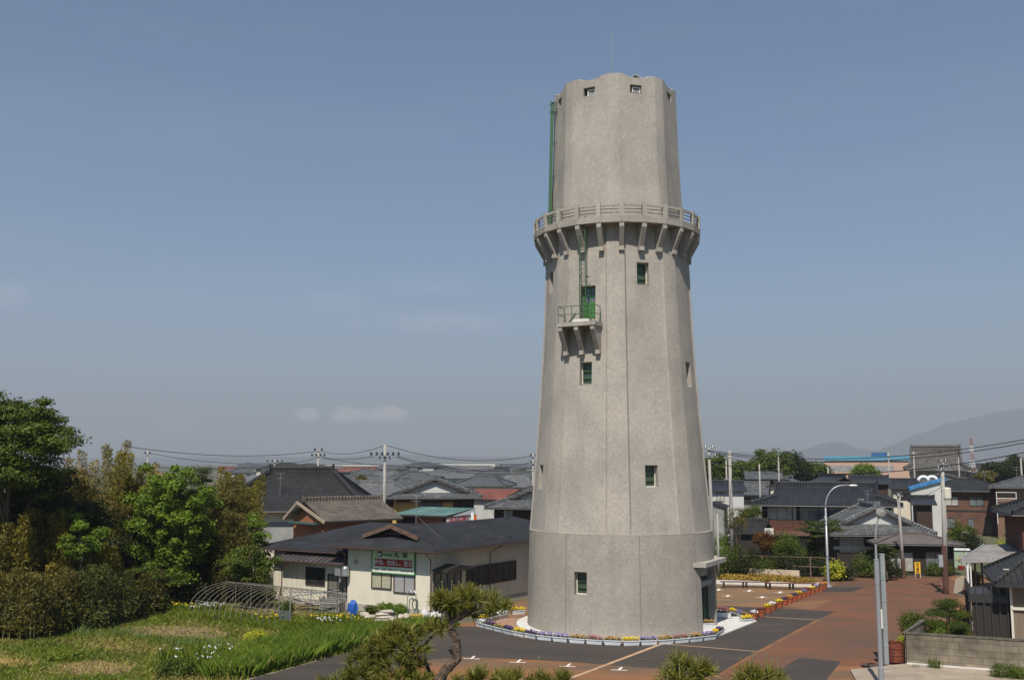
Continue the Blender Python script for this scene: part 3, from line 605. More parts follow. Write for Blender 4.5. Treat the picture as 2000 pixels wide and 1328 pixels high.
def roof_polys(kind, w, d, ez, rz, o, gx=None, og=None, flip=False):
    W = w/2+(og if (og is not None and kind == 'gable') else o); D = d/2+o
    if kind == 'gable': P_ = [[(-W,-D,ez),(W,-D,ez),(W,0,rz),(-W,0,rz)], [(W,D,ez),(-W,D,ez),(-W,0,rz),(W,0,rz)]]; R1 = [[(-W,0,rz),(W,0,rz)]]
    elif kind == 'hip':
        g = max(W-D, .01) if gx is None else gx
        P_ = [[(-W,-D,ez),(W,-D,ez),(g,0,rz),(-g,0,rz)], [(W,D,ez),(-W,D,ez),(-g,0,rz),(g,0,rz)], [(W,-D,ez),(W,D,ez),(g,0,rz)], [(-W,D,ez),(-W,-D,ez),(-g,0,rz)]]
        R1 = [[(-g,0,rz),(g,0,rz)]]+[[(sx*g,0,rz),(sx*W,sy*D,ez)] for sx in (-1,1) for sy in (-1,1)]
    elif kind == 'irimoya':
        g = gx if gx is not None else W-D*.55; yk = D-(W-g); zk = ez+(rz-ez)*(D-yk)/D; e = g+.35
        P_ = [[(-W,-D,ez),(W,-D,ez),(g,-yk,zk),(e,-yk,zk),(e,0,rz),(-e,0,rz),(-e,-yk,zk),(-g,-yk,zk)], [(W,D,ez),(-W,D,ez),(-g,yk,zk),(-e,yk,zk),(-e,0,rz),(e,0,rz),(e,yk,zk),(g,yk,zk)],
              [(W,-D,ez),(W,D,ez),(g,yk,zk),(g,-yk,zk)], [(-W,D,ez),(-W,-D,ez),(-g,-yk,zk),(-g,yk,zk)]]
        R1 = [[(-e,0,rz),(e,0,rz)]]+[[(sx*g,sy*yk,zk),(sx*W,sy*D,ez)] for sx in (-1,1) for sy in (-1,1)]+[[(sx*(e-.12),0,rz),(sx*(e-.12),sy*yk,zk)] for sx in (-1,1) for sy in (-1,1)]
        return P_, R1, (g, yk, zk)
    elif kind == 'shed': P_ = [[(-W,-D,ez),(W,-D,ez),(W,D,rz),(-W,D,rz)]]; R1 = [[(-W,D,rz),(W,D,rz)]]
    return P_, R1, None
def add_roof(root, T, kind, w, d, ez, rz, o, m, mr=None, t=.14, gx=None, og=None, mg=None, rr=.13, ridge=True, fascia=None, parent=None):
    P_, R1, g = roof_polys(kind, w, d, ez, rz, o, gx, og); b = MB(T); edges = {}
    for p in P_:
        b.add(p, [tuple(range(len(p)))]); b.add([(q[0],q[1],q[2]-t) for q in p], [tuple(range(len(p)-1,-1,-1))])
        for i in range(len(p)):
            a, c = p[i], p[(i+1)%len(p)]; k = tuple(sorted([tuple(round(v,3) for v in a), tuple(round(v,3) for v in c)])); edges.setdefault(k, []).append((a,c))
    b.mi = 1
    for k, l in edges.items():
        if len(l) == 1: a, c = l[0]; b.add([a, c, (c[0],c[1],c[2]-t), (a[0],a[1],a[2]-t)], [(3,2,1,0)])
    rf = b.build('roof', [m, fascia or DK], root, uv=True)
    if ridge:
        b = MB(T)
        for a, c in R1:
            a = Vector(a); c = Vector(c); flat = abs(a.z-c.z) < .01; r_ = rr*(1.25 if flat else .85)
            b.bar(a+Vector((0,0,r_*.6)), c+Vector((0,0,r_*.6)), r_*1.3, r_*1.8)
            b.tube([a+Vector((0,0,r_*1.4)), c+Vector((0,0,r_*1.4))], r_*.8, 6)
            if flat:
                for q in (a, c): b.box(q+Vector((0,0,r_*1.1)), (.14,r_*2.6,r_*2.9))
        b.build('ridge', mr or m, rf, uv=True)
    if g:
        gxx, yk, zk = g
        for sx in (-1, 1):
            b = MB(T); b.extr([(sx*(gxx-.05),-yk*.97,zk),(sx*(gxx-.05),yk*.97,zk),(sx*(gxx-.05),0,rz-t)], (-sx*.1,0,0)); b.build('gable', mg or WHITEW, rf)
            b = MB(T)
            for sy in (-1,1): b.bar((sx*(gxx+.3),sy*yk,zk-.12), (sx*(gxx+.3),0,rz-.12), .06, .22)
            b.build('bargeboard', WOOD, rf)
    return rf
def eave_gutter(root, T, w, d, ez, o, m=None):
    b = MB(T); W = w/2+o+.05; D = d/2+o+.05
    for a, c in (((-W,-D,ez-.12),(W,-D,ez-.12)), ((W,-D,ez-.12),(W,D,ez-.12)), ((-W,-D,ez-.12),(-W,D,ez-.12))): b.tube([a,c], .055, 6)
    b.tube([(w/2-.1,-D,ez-.15),(w/2-.1,-d/2-.06,ez-.45),(w/2-.1,-d/2-.06,.2)], .035, 6)
    b.build('gutter', m or DK, root)
def house(name, label, x, y, yaw, w, d, ez, rz, kind='gable', wall=None, roof=None, o=.7, wins=(), cat='house', group=None, axis='x', z0=0, gx=None, og=None, mg=None, mr=None, ridge=True, band=None, rr=.13, mcol=None, gutter=True):
    root = thing(name, label, cat, (x,y,z0), yaw, group); wall = wall or CREAM; roof = roof or T_GREY
    top = ez+.02; b = MB(); b.bb(-w/2,w/2,-d/2,d/2,0,top-.1)
    T = None; rw, rd = w, d
    if axis == 'y': T = Matrix.Rotation(R_(90), 4, 'Z'); rw, rd = d, w
    if kind == 'gable':
        hh = rz-.16
        if axis == 'x': b.extr([(-w/2,-d/2,top-.1),(-w/2,d/2,top-.1),(-w/2,0,hh-(rz-ez)*o/(d/2+o)*0)], (w,0,0))
        else: b.extr([(-w/2,-d/2,top-.1),(w/2,-d/2,top-.1),(0,-d/2,hh)], (0,d,0))
    b.build('wall', wall, root)
    if band:   # darker lower or upper boarding
        for (z_0, z_1, m) in band: q = MB(); q.bb(-w/2-.03,w/2+.03,-d/2-.03,d/2+.03,z_0,z_1); q.build('wall_boarding', m, root)
    add_roof(root, T, kind, rw, rd, ez, rz, o, roof, mr, gx=gx, og=og, mg=mg, rr=rr, ridge=ridge)
    if gutter and kind != 'gable': eave_gutter(root, None, w, d, ez, o)
    for (f, u, z, ww, wh, *k) in wins:
        gl = k[0] if k else GLASS; nm = k[1] if len(k) > 1 else 'window'; mu = k[2] if len(k) > 2 else 1
        window(root, wallM(f, u, z, w, d, .035 if band else .0), ww, wh, glass=gl, name=nm, mull=mu)
    return root
def antenna(parent, p, h=1.6, name='tv_antenna'):
    b = MB(); p = Vector(p); b.tube([p, p+Vector((0,0,h))], .02, 5)
    for z, l in ((h*.97,.9),(h*.78,.6)):
        q = p+Vector((0,0,z)); b.tube([q+Vector((-l/2,.0,0)), q+Vector((l/2,0,0))], .012, 4)
        for i in range(6): e = q+Vector((-l/2+l*i/5,0,0)); b.tube([e+Vector((0,-.25,0)), e+Vector((0,.25,0))], .008, 3)
    return b.build(name, GALV, parent)
def ac_unit(label, loc, rz=0, group=None, s=1):
    r = thing('air_conditioner', label, 'air conditioner', loc, rz, group)
    b = MB(); b.bb(-.4*s,.4*s,-.15,.15,.06,.62*s+.06); b.build('casing', CREAMP, r)
    b = MB(); 
    for x in (-.3,.3): b.bb(x-.06,x+.06,-.18,.18,0,.06)
    b.build('foot', DK, r)
    b = MB(Matrix.Translation((-.1*s,-.155,.37*s)) @ Matrix.Rotation(R_(90),4,'X')); b.lathe([(.02,0),(.23*s,0),(.23*s,.012),(.20*s,.014),(.19*s,.004),(.02,.003)], n=18); b.build('fan_grille', GREY, r)
    return r

# ---------- the diner with the green signboard
RY = math.atan2(6.0, 9.4)    # side wall runs back and to the right
C0 = Vector((-4.95, 63.3, 0))
rest = thing('diner', 'cream one-storey diner with dark shingle roof and green signboard left of the tower', 'restaurant', C0, -RY)
# local: x along front towards the right (front runs x<0), y back along the side wall
b = MB(); b.bb(-6.6,0,0,15.5,0,3.75); b.bb(-6.6,9.0,15.5,17.5,0,3.75); b.build('wall', CREAM, rest)
b = MB(); b.bb(-14.4,-6.6,1.2,12,0,3.3); b.bb(-12.6,-6.6,.25,1.2,0,2.75); b.build('annexe_wall', mat('ribbed_cream_siding', (.62,.57,.47), (.50,.45,.36), scale=7, stretch=(1,1,.05), lo=.45, hi=.6), rest)
b = MB(); b.bb(-6.65,.05,-.05,15.5,0,.42); b.bb(-12.65,-6.65,.2,1.2,0,.35); b.build('plinth', CONC, rest)
# main hipped roof with ridge running back, front half-gable
def rfaces(polys, t, mats, name='roof', parent=rest, b=None):
    b = b or MB(); b.mi = 0; edges = {}
    for p in polys:
        b.add(p, [tuple(range(len(p)))]); b.add([(q[0],q[1],q[2]-t) for q in p], [tuple(range(len(p)-1,-1,-1))])
        for i in range(len(p)):
            a, c = p[i], p[(i+1)%len(p)]; k = tuple(sorted([tuple(round(v,3) for v in a), tuple(round(v,3) for v in c)])); edges.setdefault(k, []).append((a,c))
    b.mi = 1
    for l in edges.values():
        if len(l) == 1: a, c = l[0]; b.add([a, c, (c[0],c[1],c[2]-t), (a[0],a[1],a[2]-t)], [(3,2,1,0)])
    return b.build(name, mats, parent, uv=True)
ez, rz = 4.02, 5.3; xm = -3.0
GB = MB(); GB.mi = 0
for row, off in ((0,0),(1,.35)):
    for i in range(20):
        y = -.1+.78*i+off; x = .9-.62-row*.5; z = ez+(rz-ez)*(.9-x)/(.9-xm)+.02; GB.extr([(x,y-.06,z),(x,y+.06,z),(x-.04,y,z+.09)], (-.10,0,.03))
    for i in range(8):
        x = -6.9+.95*i+off; y = -.9+.5+row*.4; z = ez+(y+.9)/1.35*.86*.63+.02; GB.extr([(x-.06,y,z),(x+.06,y,z),(x,y,z+.08)], (0,.1,.03))
rfA = rfaces([[(.9,-.9,ez),(.9,18.3,ez),(xm,14.2,rz),(xm,1.0,rz),(xm+1.55,1.0,rz-.47),(xm+1.55,.45,rz-.47)], [(-7.7,16,ez),(-7.7,-.9,ez),(xm-1.55,.45,rz-.47),(xm-1.55,1.0,rz-.47),(xm,1.0,rz),(xm,14.2,rz)],
              [(-7.7,-.9,ez),(.9,-.9,ez),(xm+1.55,.45,rz-.47),(xm-1.55,.45,rz-.47)], [(.9,18.3,ez),(-7.7,18.3,ez),(xm,14.2,rz)]], .14, [T_SLATE, BROWNM, DK], b=GB)
rfG = rfaces([[(xm,-.15,rz+.06),(xm,3.2,rz+.06),(xm+2.15,1.2,rz-.66),(xm+2.15,-.15,rz-.66)], [(xm,3.2,rz+.06),(xm,-.15,rz+.06),(xm-2.15,-.15,rz-.66),(xm-2.15,1.2,rz-.66)]], .12, [T_SLATE, BROWNM], 'gable_roof')
b = MB(); b.extr([(xm-1.7,.35,rz-.75),(xm+1.7,.35,rz-.75),(xm,.35,rz-.12)], (0,.2,0))
b.build('gable', DK, rest)
b = MB()
for i in range(4): zz = rz-.62+.11*i; hw_ = (rz-.12-zz)/.63*1.5; b.bb(xm-hw_,xm+hw_,.28,.35,zz,zz+.035)
b.build('gable_louvre', BROWNM, rest)
b = MB()
for sx in (-1,1): b.bar((xm+sx*2.2,-.2,rz-.66), (xm,-.2,rz+.02), .07, .24)
b.build('bargeboard', mat('weathered_red_board', (.15,.095,.07), (.09,.055,.042), scale=4), rest)
rfB = rfaces([[(-15.6,.3,3.5),(-6.9,.3,3.5),(-6.9,6.2,5.05),(-10.2,6.2,5.05)], [(-15.6,12.1,3.5),(-15.6,.3,3.5),(-10.2,6.2,5.05)], [(-6.9,12.1,3.5),(-15.6,12.1,3.5),(-10.2,6.2,5.05),(-6.9,6.2,5.05)], [(-6.9,.3,3.5),(-6.9,12.1,3.5),(xm,6.2,5.2),(-6.9,6.2,5.05)]], .13, [T_SLATE, BROWNM], 'annexe_roof')
rfC = rfaces([[(-13.2,-.45,2.85),(-6.62,-.45,2.85),(-6.62,1.25,3.42),(-12.4,1.25,3.42)], [(-13.2,2.5,2.85),(-13.2,-.45,2.85),(-12.4,1.25,3.42),(-12.4,2.5,3.42)]], .10, [T_SEAM, BROWNM], 'lean_to_roof')
b = MB()
for i in range(16): x = -13.05+.42*i; f = max(0, min(1, (x+13.2)/.8)); b.bar((x,-.44,2.88), (x,-.45+1.7*f,2.88+.57*f), .05, .05)
b.build('batten', BROWNM, rfC)

b = MB(); g_ = .05
b.tube([(-7.75,-.97,ez-.1),(.97,-.97,ez-.1),(.97,18.3,ez-.1)], g_, 6); b.tube([(-15.6,.22,3.4),(-7.7,.22,3.4)], g_, 6); b.tube([(-13.2,-.52,2.78),(-6.7,-.52,2.78)], .045, 6)
b.build('gutter', mat('gutter_brown', (.075,.05,.042), rough=.4), rest)
b = MB(); q = .035
b.tube([(.3,-.9,ez-.15),(.12,-.35,ez-.5),(.08,-.08,ez-.55),(.08,-.08,.3)], q, 6); b.tube([(-6.9,-.9,ez-.15),(-6.75,-.2,ez-.5),(-6.75,-.08,2.9)], q, 6)
b.tube([(.9,6.6,ez-.15),(.1,6.4,ez-.6),(.1,6.4,.3)], q, 6); b.tube([(.9,11.6,ez-.15),(.1,11.4,ez-.6),(.1,11.4,.3)], q, 6); b.tube([(-12.7,-.45,2.7),(-12.63,.2,2.3),(-12.63,.2,.2)], q, 6)
b.build('downpipe', mat('copper_brown_pipe', (.20,.11,.075), (.13,.075,.055), rough=.5), rest)
FM = lambda x, z, off=0: Matrix.Translation((x,-off,z)) @ Matrix(((1,0,0,0),(0,0,-1,0),(0,1,0,0),(0,0,0,1)))
SM = lambda y, z, off=0: Matrix.Translation((off,y,z)) @ Matrix(((0,0,1,0),(1,0,0,0),(0,1,0,0),(0,0,0,1)))
window(rest, FM(-3.78,1.95), 1.62, 1.02, glass=mat('patterned_curtain_glass', (.42,.40,.30), (.34,.33,.22), scale=5, rough=.15, spec=.5), fw=.07)
window(rest, FM(-1.96,1.88), 1.68, 1.20, glass=mat('pale_curtain_glass', (.36,.35,.35), (.28,.27,.27), scale=.6, rough=.12, spec=.5), fw=.07)
window(rest, FM(-9.6,1.85,-.25), 1.7, 1.15, glass=GLASS)
dd = window(rest, FM(-7.65,1.08,-.25), 1.7, 2.0, glass=mat('door_frosted_glass', (.20,.19,.165), (.14,.13,.11), scale=1, rough=.2), mull=1, rail=1, fw=.09, name='door')
window(rest, SM(1.75,1.45), 2.9, 2.3, mull=3, glass=GLASSG, name='door', fw=.09)
window(rest, SM(6.7,2.0), 5.9, 1.3, mull=7, glass=glassmat('amber_room_glass', (.045,.035,.025), .12), fw=.07)
window(rest, SM(13.6,1.9), 1.6, 1.2, mull=1, glass=GLASSG)
b = MB(); b.bb(0,1.2,.2,3.1,2.68,2.80); b.extr([(0,.2,2.8),(0,3.1,2.8),(0,1.65,3.05)], (1.1,0,0)); b.build('porch_roof', DK, rest)
b = MB(Matrix.Translation((-6.85,.02,0))); b.bb(-.42,.05,-.5,.0,2.1,2.55); b.lathe([(.22,0),(.24,.05),(.24,.5),(.15,.62)], (.32,-.32,2.08), 14); b.tube([(-.15,-.3,2.1),(-.15,-.3,1.7)], .07, 8); b.build('exhaust_hood', GALV, rest)
b = MB(FM(-5.9,3.0)); b.lathe([(.02,0),(.14,0),(.12,.12),(.02,.14)], n=14); b.build('wall_vent', CONC, rest)
antenna(rest, (xm,2.4,rz), 1.9)
b = MB(); b.tube([(xm+.8,1.2,rz+.75),(xm+2.7,1.2,rz-.55)], .010, 4); b.build('guy_wire', BROWNM, rest)
# signboard
SGX=0
sg = thing('shop_sign', 'green and white framed signboard with red band of Japanese writing on the diner front', 'sign', C0+Matrix.Rotation(-RY,3,'Z') @ Vector((-2.80,-.02,3.12)), -RY)
sg.scale = (.92,1,.77)
SGP = mat('sign_pale_green', (.56,.68,.42), (.50,.61,.37), scale=.8, rough=.5)
b = MB(); b.bb(-1.82,1.82,-.10,-.02,-.86,.86); b.build('board', SGP, sg)
b = MB(); 
for a in ((-1.86,-1.81,-.14,-.01,-.92,.90),(1.81,1.86,-.14,-.01,-.92,.90),(-1.81,1.81,-.14,-.01,.86,.90),(-1.81,1.81,-.14,-.01,-.92,-.86)): b.bb(*a)
b.build('frame', mat('sign_green', (.06,.22,.08), rough=.5), sg)
b = MB(); b.bb(-1.60,1.62,-.112,-.10,-.36,.24); b.build('red_band', mat('sign_red', (.36,.035,.03), rough=.5), sg)
b = MB(); b.bb(-1.80,1.80,-.109,-.10,-.84,-.42); b.build('white_band', mat('sign_white', (.72,.74,.62), rough=.5), sg)
b = MB(); b.bb(-1.36,-1.0,-.112,-.10,.36,.82); b.build('crest_panel', DK, sg)
b = MB(Matrix.Translation((-1.18,-.115,.56)) @ Matrix.Rotation(R_(90),4,'X'))
for i in range(5):
    t = i*2*math.pi/5+math.pi/2; cx_, cy_ = .09*math.cos(t), .09*math.sin(t); b.extr([(cx_+.07*math.cos(u*.785),cy_+.07*math.sin(u*.785),0) for u in range(8)], (0,0,.004+.001*i))
b.build('crest', WHITE, sg)
INK = plain('ink', (.015,.015,.015), .6)
SX = lambda x, z: FM(x, z, .118)
text_part('お食事処', .25, SX(-.53,.55), INK, sg); text_part('丸', .48, SX(.30,.57), INK, sg, bold=.006); text_part('桒', .48, SX(1.02,.57), INK, sg, bold=.006)
text_part('弁当、仕出し、定食', .43, SX(.02,-.07), WHITE, sg, sx=.84, bold=.006)
text_part('ご宴会、ご法要ご予約承ります。  TEL.0256-64-4466', .185, SX(0,-.62), INK, sg, sx=.80)
ac_unit('grey-white air conditioner box by the far end of the diner side wall', C0+Matrix.Rotation(-RY,3,'Z') @ Vector((.55,12.2,0)), -RY+.2, 'air conditioners behind the diner')
ac_unit('cream air conditioner with its fan showing, right beside the tower edge', C0+Matrix.Rotation(-RY,3,'Z') @ Vector((.6,13.7,0)), -RY+.2, 'air conditioners behind the diner', 1.05)
def loc(x, y, z=0): return C0+Matrix.Rotation(-RY,3,'Z') @ Vector((x,y,z))

# ---------- houses beyond the diner
def FY(px): return -math.atan((px-1000)/2000)*.85
def HX(px, Y): return (px-1000)/2000*(Y*math.cos(TH))
def Hz(py, Y): return P(1000, py, Y).z
# A big dark tiled temple-like roof
Y = 92; w = 11.5
hA = house('house', 'tall cream-walled house under a huge near-black tiled roof behind the trees', HX(590,Y+4), Y+4, R_(-8)+FY(590), w, 10, Hz(995,Y), Hz(926,Y+4)+.1, 'hip', CREAM, T_DARK, .9, [('f',-4,3.3,1.2,1.0)], gx=2.9, rr=.26)
antenna(hA, (-1.2,-4,Hz(985,Y)+.6), 2.2)
b = MB(); b.bb(-5.8,5.8,-5.06,-5.0,Hz(1058,Y),Hz(1018,Y)); b.build('wall_boarding', GREYW, hA)
# B brown tile gable with brick gable end
Y = 84
hB = house('house', 'brick-orange house with brown pantile roof and gable end towards the diner', HX(672,Y+3.0), Y+3.0, R_(-50), 5.6, 6.2, Hz(1014,Y)-.05, Hz(977,Y+2), 'gable', ORANGE, T_BROWN, .7, [('f',-.6,2.6,1.6,.9,GLASSB)], axis='y', og=.6)
b = MB()
for sx in (-1,1): b.bar((sx*3.45,-3.72,Hz(1014,Y)-.05-.1), (0,-4.32,Hz(977,Y+2)-.12), .07, .24)
b.build('bargeboard', mat('pale_bargeboard', (.38,.30,.22)), hB)
b = MB(); b.bb(-2.2,2.2,-4.0,-3.1,Hz(1022,Y)-.05,Hz(1022,Y)+.03); b.build('awning', T_TEAL, hB)
# lower pale green lean-to
# C grey hip roof, ochre walls
Y = 128
house('house', 'ochre house under a wide grey hipped roof behind the brown-roofed one', HX(735,Y+4.5), Y+4.5, 0+FY(735), 9.2, 9, Hz(971,Y), Hz(944,Y+4.5), 'hip', YELLW, T_GREYL, .9, [('f',1.5,4.4,1.6,1.1),('f',-2.5,4.4,1.6,1.1)], gx=2.2, rr=.16)
Y = 156
house('house', 'white gabled house with grey roof just right of the huge dark roof', HX(655,Y+3), Y+3, R_(-28)+FY(655), 5.2, 8, Hz(954,Y), Hz(926,Y+2), 'gable', WHITEW, T_GREY, .5, [('f',0,6.0,.9,.8)], axis='y')
# E irimoya two-storey
Y = 112
hE = house('house', 'two-storey ochre and black house with grey hip-and-gable roof and white gable', HX(850,Y+4), Y+4, R_(4), 8.3, 8, Hz(971,Y), Hz(936,Y+2), 'irimoya', YELLW, T_GREY, .9, [('f',-.4,4.6,2.4,.9,GLASSG,'window',3),('f',2.7,4.7,.9,1.0)], axis='y', rr=.17, mg=WHITEW, gx=3.6)
b = MB(); b.bb(2.0,4.25,-4.06,4.06,0,Hz(975,Y)); b.build('wall_boarding', BLACKW, hE)
b = MB(); b.bb(-4.2,4.2,-4.5,-4.0,Hz(980,Y),Hz(978,Y)+.05); b.build('eave_beam', WOOD, hE)
antenna(hE, (1.8,0,Hz(940,Y)), 2.0)
# F shop with teal metal roof and its lettered gable end
Y = 90
fw_ = 5.2; shopY = R_(-30)
hF = house('shop', 'low orange shop with a teal ribbed metal roof and white lettered end wall', HX(846,Y+2), Y+2.6, shopY, fw_, 4.0, Hz(1006,Y), Hz(992,Y+3), 'shed', ORANGE, T_TEAL, .35, [('f',-1.4,Hz(1018,Y)-.1,1.8,.8)], cat='shop', ridge=False)
ezF = Hz(1006,Y)
b = MB(); b.extr([(fw_/2+.36,-2.3,ezF-1.35),(fw_/2+.36,2.3,ezF-1.35),(fw_/2+.36,2.3,ezF+.42),(fw_/2+.36,-2.3,ezF-.22)], (.05,0,0)); o = b.build('sign_panel', WHITE, hF)
text_part('SUZUKI', .60, wallM('r', -.45, ezF-.33, fw_, 4.0, .42), mat('sign_bright_red', (.55,.02,.02), rough=.5), hF, sx=1.45, bold=.004, ext=.02)
r_ = thing('fuel_sign', 'small white and orange box sign standing behind the diner ridge', 'sign', (HX(925,90),91,0)); b = MB(); b.tube([(0,0,0),(0,0,4.6)], .06, 6); b.build('post', GALV, r_)
b = MB(); b.bb(-.25,.0,-.1,.1,4.25,4.95); b.build('panel', WHITE, r_); b = MB(); b.bb(.0,.25,-.11,.11,4.25,4.7); b.build('panel', plain('sign_orange', (.55,.10,.03)), r_)
Y = 125
house('house', 'white-walled house with a rust-red metal roof', HX(972,Y+4), Y+4, R_(-38)+FY(972), 6.2, 6.5, Hz(975,Y), Hz(955,Y+3), 'gable', WHITEW, T_RED, .4, [], axis='x', ridge=False)
Y = 97
house('house', 'tiled gabled house half hidden by the left edge of the tower', HX(1050,Y+3.6), Y+3.6, R_(-18)+FY(1030), 6.5, 7, Hz(992,Y), Hz(958,Y+2), 'irimoya', WOOD, T_GREY, .7, [('f',-1.8,Hz(1008,Y),1.0,1.3,GLASSB)], rr=.16, axis='y', gx=2.2)
for i, (px, py_e, py_r, wpx, Y, lab, kind) in enumerate([
    (945,948,932,95,165,'low grey-tiled house in the row beyond the red roof','hip'), (1005,951,927,90,175,'broad grey-tiled roof nearest behind the tower left edge','hip'),
    (785,949,936,70,185,'small hipped grey roof between pole and ochre house','hip'), (900,934,924,50,230,'pale flat-looking roof far beyond the two-storey house','gable'),
    (700,941,931,60,240,'distant grey roof behind the white gabled house','gable'), (835,930,922,70,290,'long distant roof left of the tower under the wires','gable'), (968,927,919,70,300,'distant roof peeping over the grey tiled row','hip'), (752,930,922,40,310,'tiny distant roof beside the big utility pole','gable'), (1025,930,921,40,280,'tiny distant roof touching the tower outline','gable')]):
    wm = wpx/2000*Y
    house('house', lab, HX(px,Y), Y+4, R_((-12,8,5,-4,3,6,-5,2,4)[i])+FY(px), wm, 8, Hz(py_e,Y), Hz(py_r,Y+4), kind, (WHITEW,CREAM,TAN)[i%3], (T_GREY,T_GREYL)[i%2], .6, [('f',-wm*.2,Hz(py_e,Y)-1.2,1.3,1.0),('f',wm*.22,Hz(py_e,Y)-1.2,1.3,1.0)], gx=wm*.2 if kind == 'hip' else None, rr=.15, group='houses beyond the diner')

# ---------- right-hand side
Y = 100
hL = house('house', 'long two-storey wooden house with a wide dark tiled roof behind the street lamp', HX(1610,Y+4.5), Y+4.5, R_(-3)+FY(1610), 12.0, 9, Hz(986,Y), Hz(949,Y+4.5), 'irimoya', BLACKW, T_BLUE, .95,
    [('f',-4.1,Hz(1003,Y),2.8,1.35,GLASSB,'window',2),('f',-1.2,Hz(1003,Y),2.4,1.35,GLASSG,'window',2),('f',1.5,Hz(1003,Y),2.4,1.35,GLASSG,'window',2),('f',-2.8,1.3,3.0,1.5,GLASSB,'window',2)], gx=4.6, rr=.18, mg=BLACKW)
b = MB(); b.bb(-6.03,0.5,-4.56,-4.5,Hz(1040,Y),Hz(1017,Y)); b.build('wall_boarding', REDWOOD, hL)
add_roof(hL, Matrix.Translation((-2.2,-5.3,0)), 'shed', 7.6, 1.2, Hz(1046,Y-1), Hz(1038,Y), .2, mat('brown_sheet_roof', (.11,.06,.045)), ridge=False, t=.08)
b = MB()
for i in range(5): b = MB(); x = -5.6+2.5*i; b.bb(x-.05,x+.05,-4.62,-4.5,Hz(1010,Y)-.9,Hz(988,Y)); b.build('post', WOOD, hL)
ac = ac_unit('white air conditioner mounted high on the wooden house wall', P(1502,1046,95.2), R_(-3), None, 1.0)
Y = 96
hL2 = house('shed', 'small dark tiled roof at the left corner of the long wooden house', HX(1462,Y+2), Y+2, R_(-16)+FY(1462), 2.6, 4, Hz(1040,Y), Hz(1018,Y+2), 'gable', BLACKW, T_DARK, .4, [], cat='shed')
Y = 91
hN = house('house', 'dark entrance wing with ornate grey tiled gable and white gable panel', HX(1693,Y+4), Y+4, R_(8)+FY(1693), 7.2, 8, Hz(1043,Y), Hz(992,Y+1), 'irimoya', BLACKW, T_GREY, 1.0,
    [('f',-2.3,2.2,2.2,1.5,GLASSB,'window',1),('f',1.6,1.3,3.0,1.8,GLASS,'window',2)], axis='y', gx=3.3, rr=.19, mg=WHITEW, mr=T_GREYL)
b = MB(); b.bb(-3.85,3.85,-4.08,-4.0,1.7,2.0); b.bb(-3.85,-1.2,-4.07,-4.0,2.6,3.2); b.build('wall_band', WHITEW, hN)
Y = 86
hN2 = house('house', 'low porch building with plain brown-grey sheet roof in front of the dark wing', HX(1772,Y+3), Y+3, R_(10)+FY(1772), 5.6, 5.0, Hz(1062,Y), Hz(1043,Y+3), 'hip', BLACKW, mat('brown_grey_sheet', (.13,.11,.10), (.095,.08,.075), scale=1), .7, [('f',-1.4,1.1,1.9,1.6,GLASSB,'window',1),('f',1.3,1.1,1.6,1.7,GLASSG,'door',1)], gx=1.0, rr=.08)
Y = 135
hQ = house('brick_house', 'two-storey brown brick house with flat-pitched grey hipped roof', HX(1886,Y+4), Y+4, R_(-4)+FY(1886), 8.6, 8, Hz(958,Y), Hz(937,Y+4), 'hip', T_BRICK, T_SLATE, .7,
    [('f',-1.9,Hz(979,Y),1.7,1.2,GLASSB),('f',1.1,Hz(979,Y),1.7,1.2,GLASSG),('f',-2.2,Hz(1022,Y),1.3,1.3,GLASSG),('f',.3,Hz(1022,Y),.8,1.3,GLASSG,'window',0),('f',2.4,Hz(1027,Y),.95,2.3,GLASS,'door',0)], rr=.07, gx=1.6)
b = MB(); b.bb(-4.55,4.55,-4.05,4.05,Hz(999,Y),Hz(996,Y)); b.build('string_course', DK, hQ)
add_roof(hQ, Matrix.Translation((-4.4,-2.6,0)), 'shed', 2.4, 3.5, Hz(1003,Y), Hz(993,Y), .3, T_SLATE, ridge=False)
b = MB(); b.bb(-6.0,-4.5,-4.4,1,0,Hz(1001,Y)); b.build('porch_wall', WOOD, hQ)
ac_unit('cream air conditioner at the foot of the brick house', (HX(1876,130),130,0), 0, None, 1.2)
Y = 126
hT = house('house', 'brown house with grey hipped roof and white balcony frame at the right edge', HX(2018,Y+4.5), Y+4.5, R_(-6)+FY(2018), 8.4, 8, Hz(952,Y), Hz(932,Y+4.5), 'hip', mat('brown_stucco', (.21,.125,.085)), T_GREY, .8, [('f',1.2,Hz(972,Y),1.6,1.2,GLASSG)], rr=.12, gx=1.5)
b = MB(T=Matrix.Translation((-3.0,-4.9,0)))
for x in (-1.1,1.1):
    b.bar((x,0,Hz(1025,Y)), (x,0,Hz(962,Y)), .07)
for z in (962, 974, 990): b.bar((-1.1,0,Hz(z,Y)), (1.1,0,Hz(z,Y)), .07); b.bar((-1.1,0,Hz(z,Y)), (-1.1,.9,Hz(z,Y)), .08)
b.bb(-1.1,1.1,0,.9,Hz(992,Y),Hz(990,Y)); b.build('balcony_frame', WHITE, hT)
Y = 74
hU = house('house', 'dark-boarded house with tiled eaves cut off by the right picture edge', HX(2020,Y+3), Y+3, R_(8)+FY(2020), 3.4, 6, Hz(1004,Y), Hz(975,Y+3), 'irimoya', REDWOOD, T_DARK, .7, [('f',-.6,1.5,.8,1.2)], rr=.16, axis='y', gx=1.5)
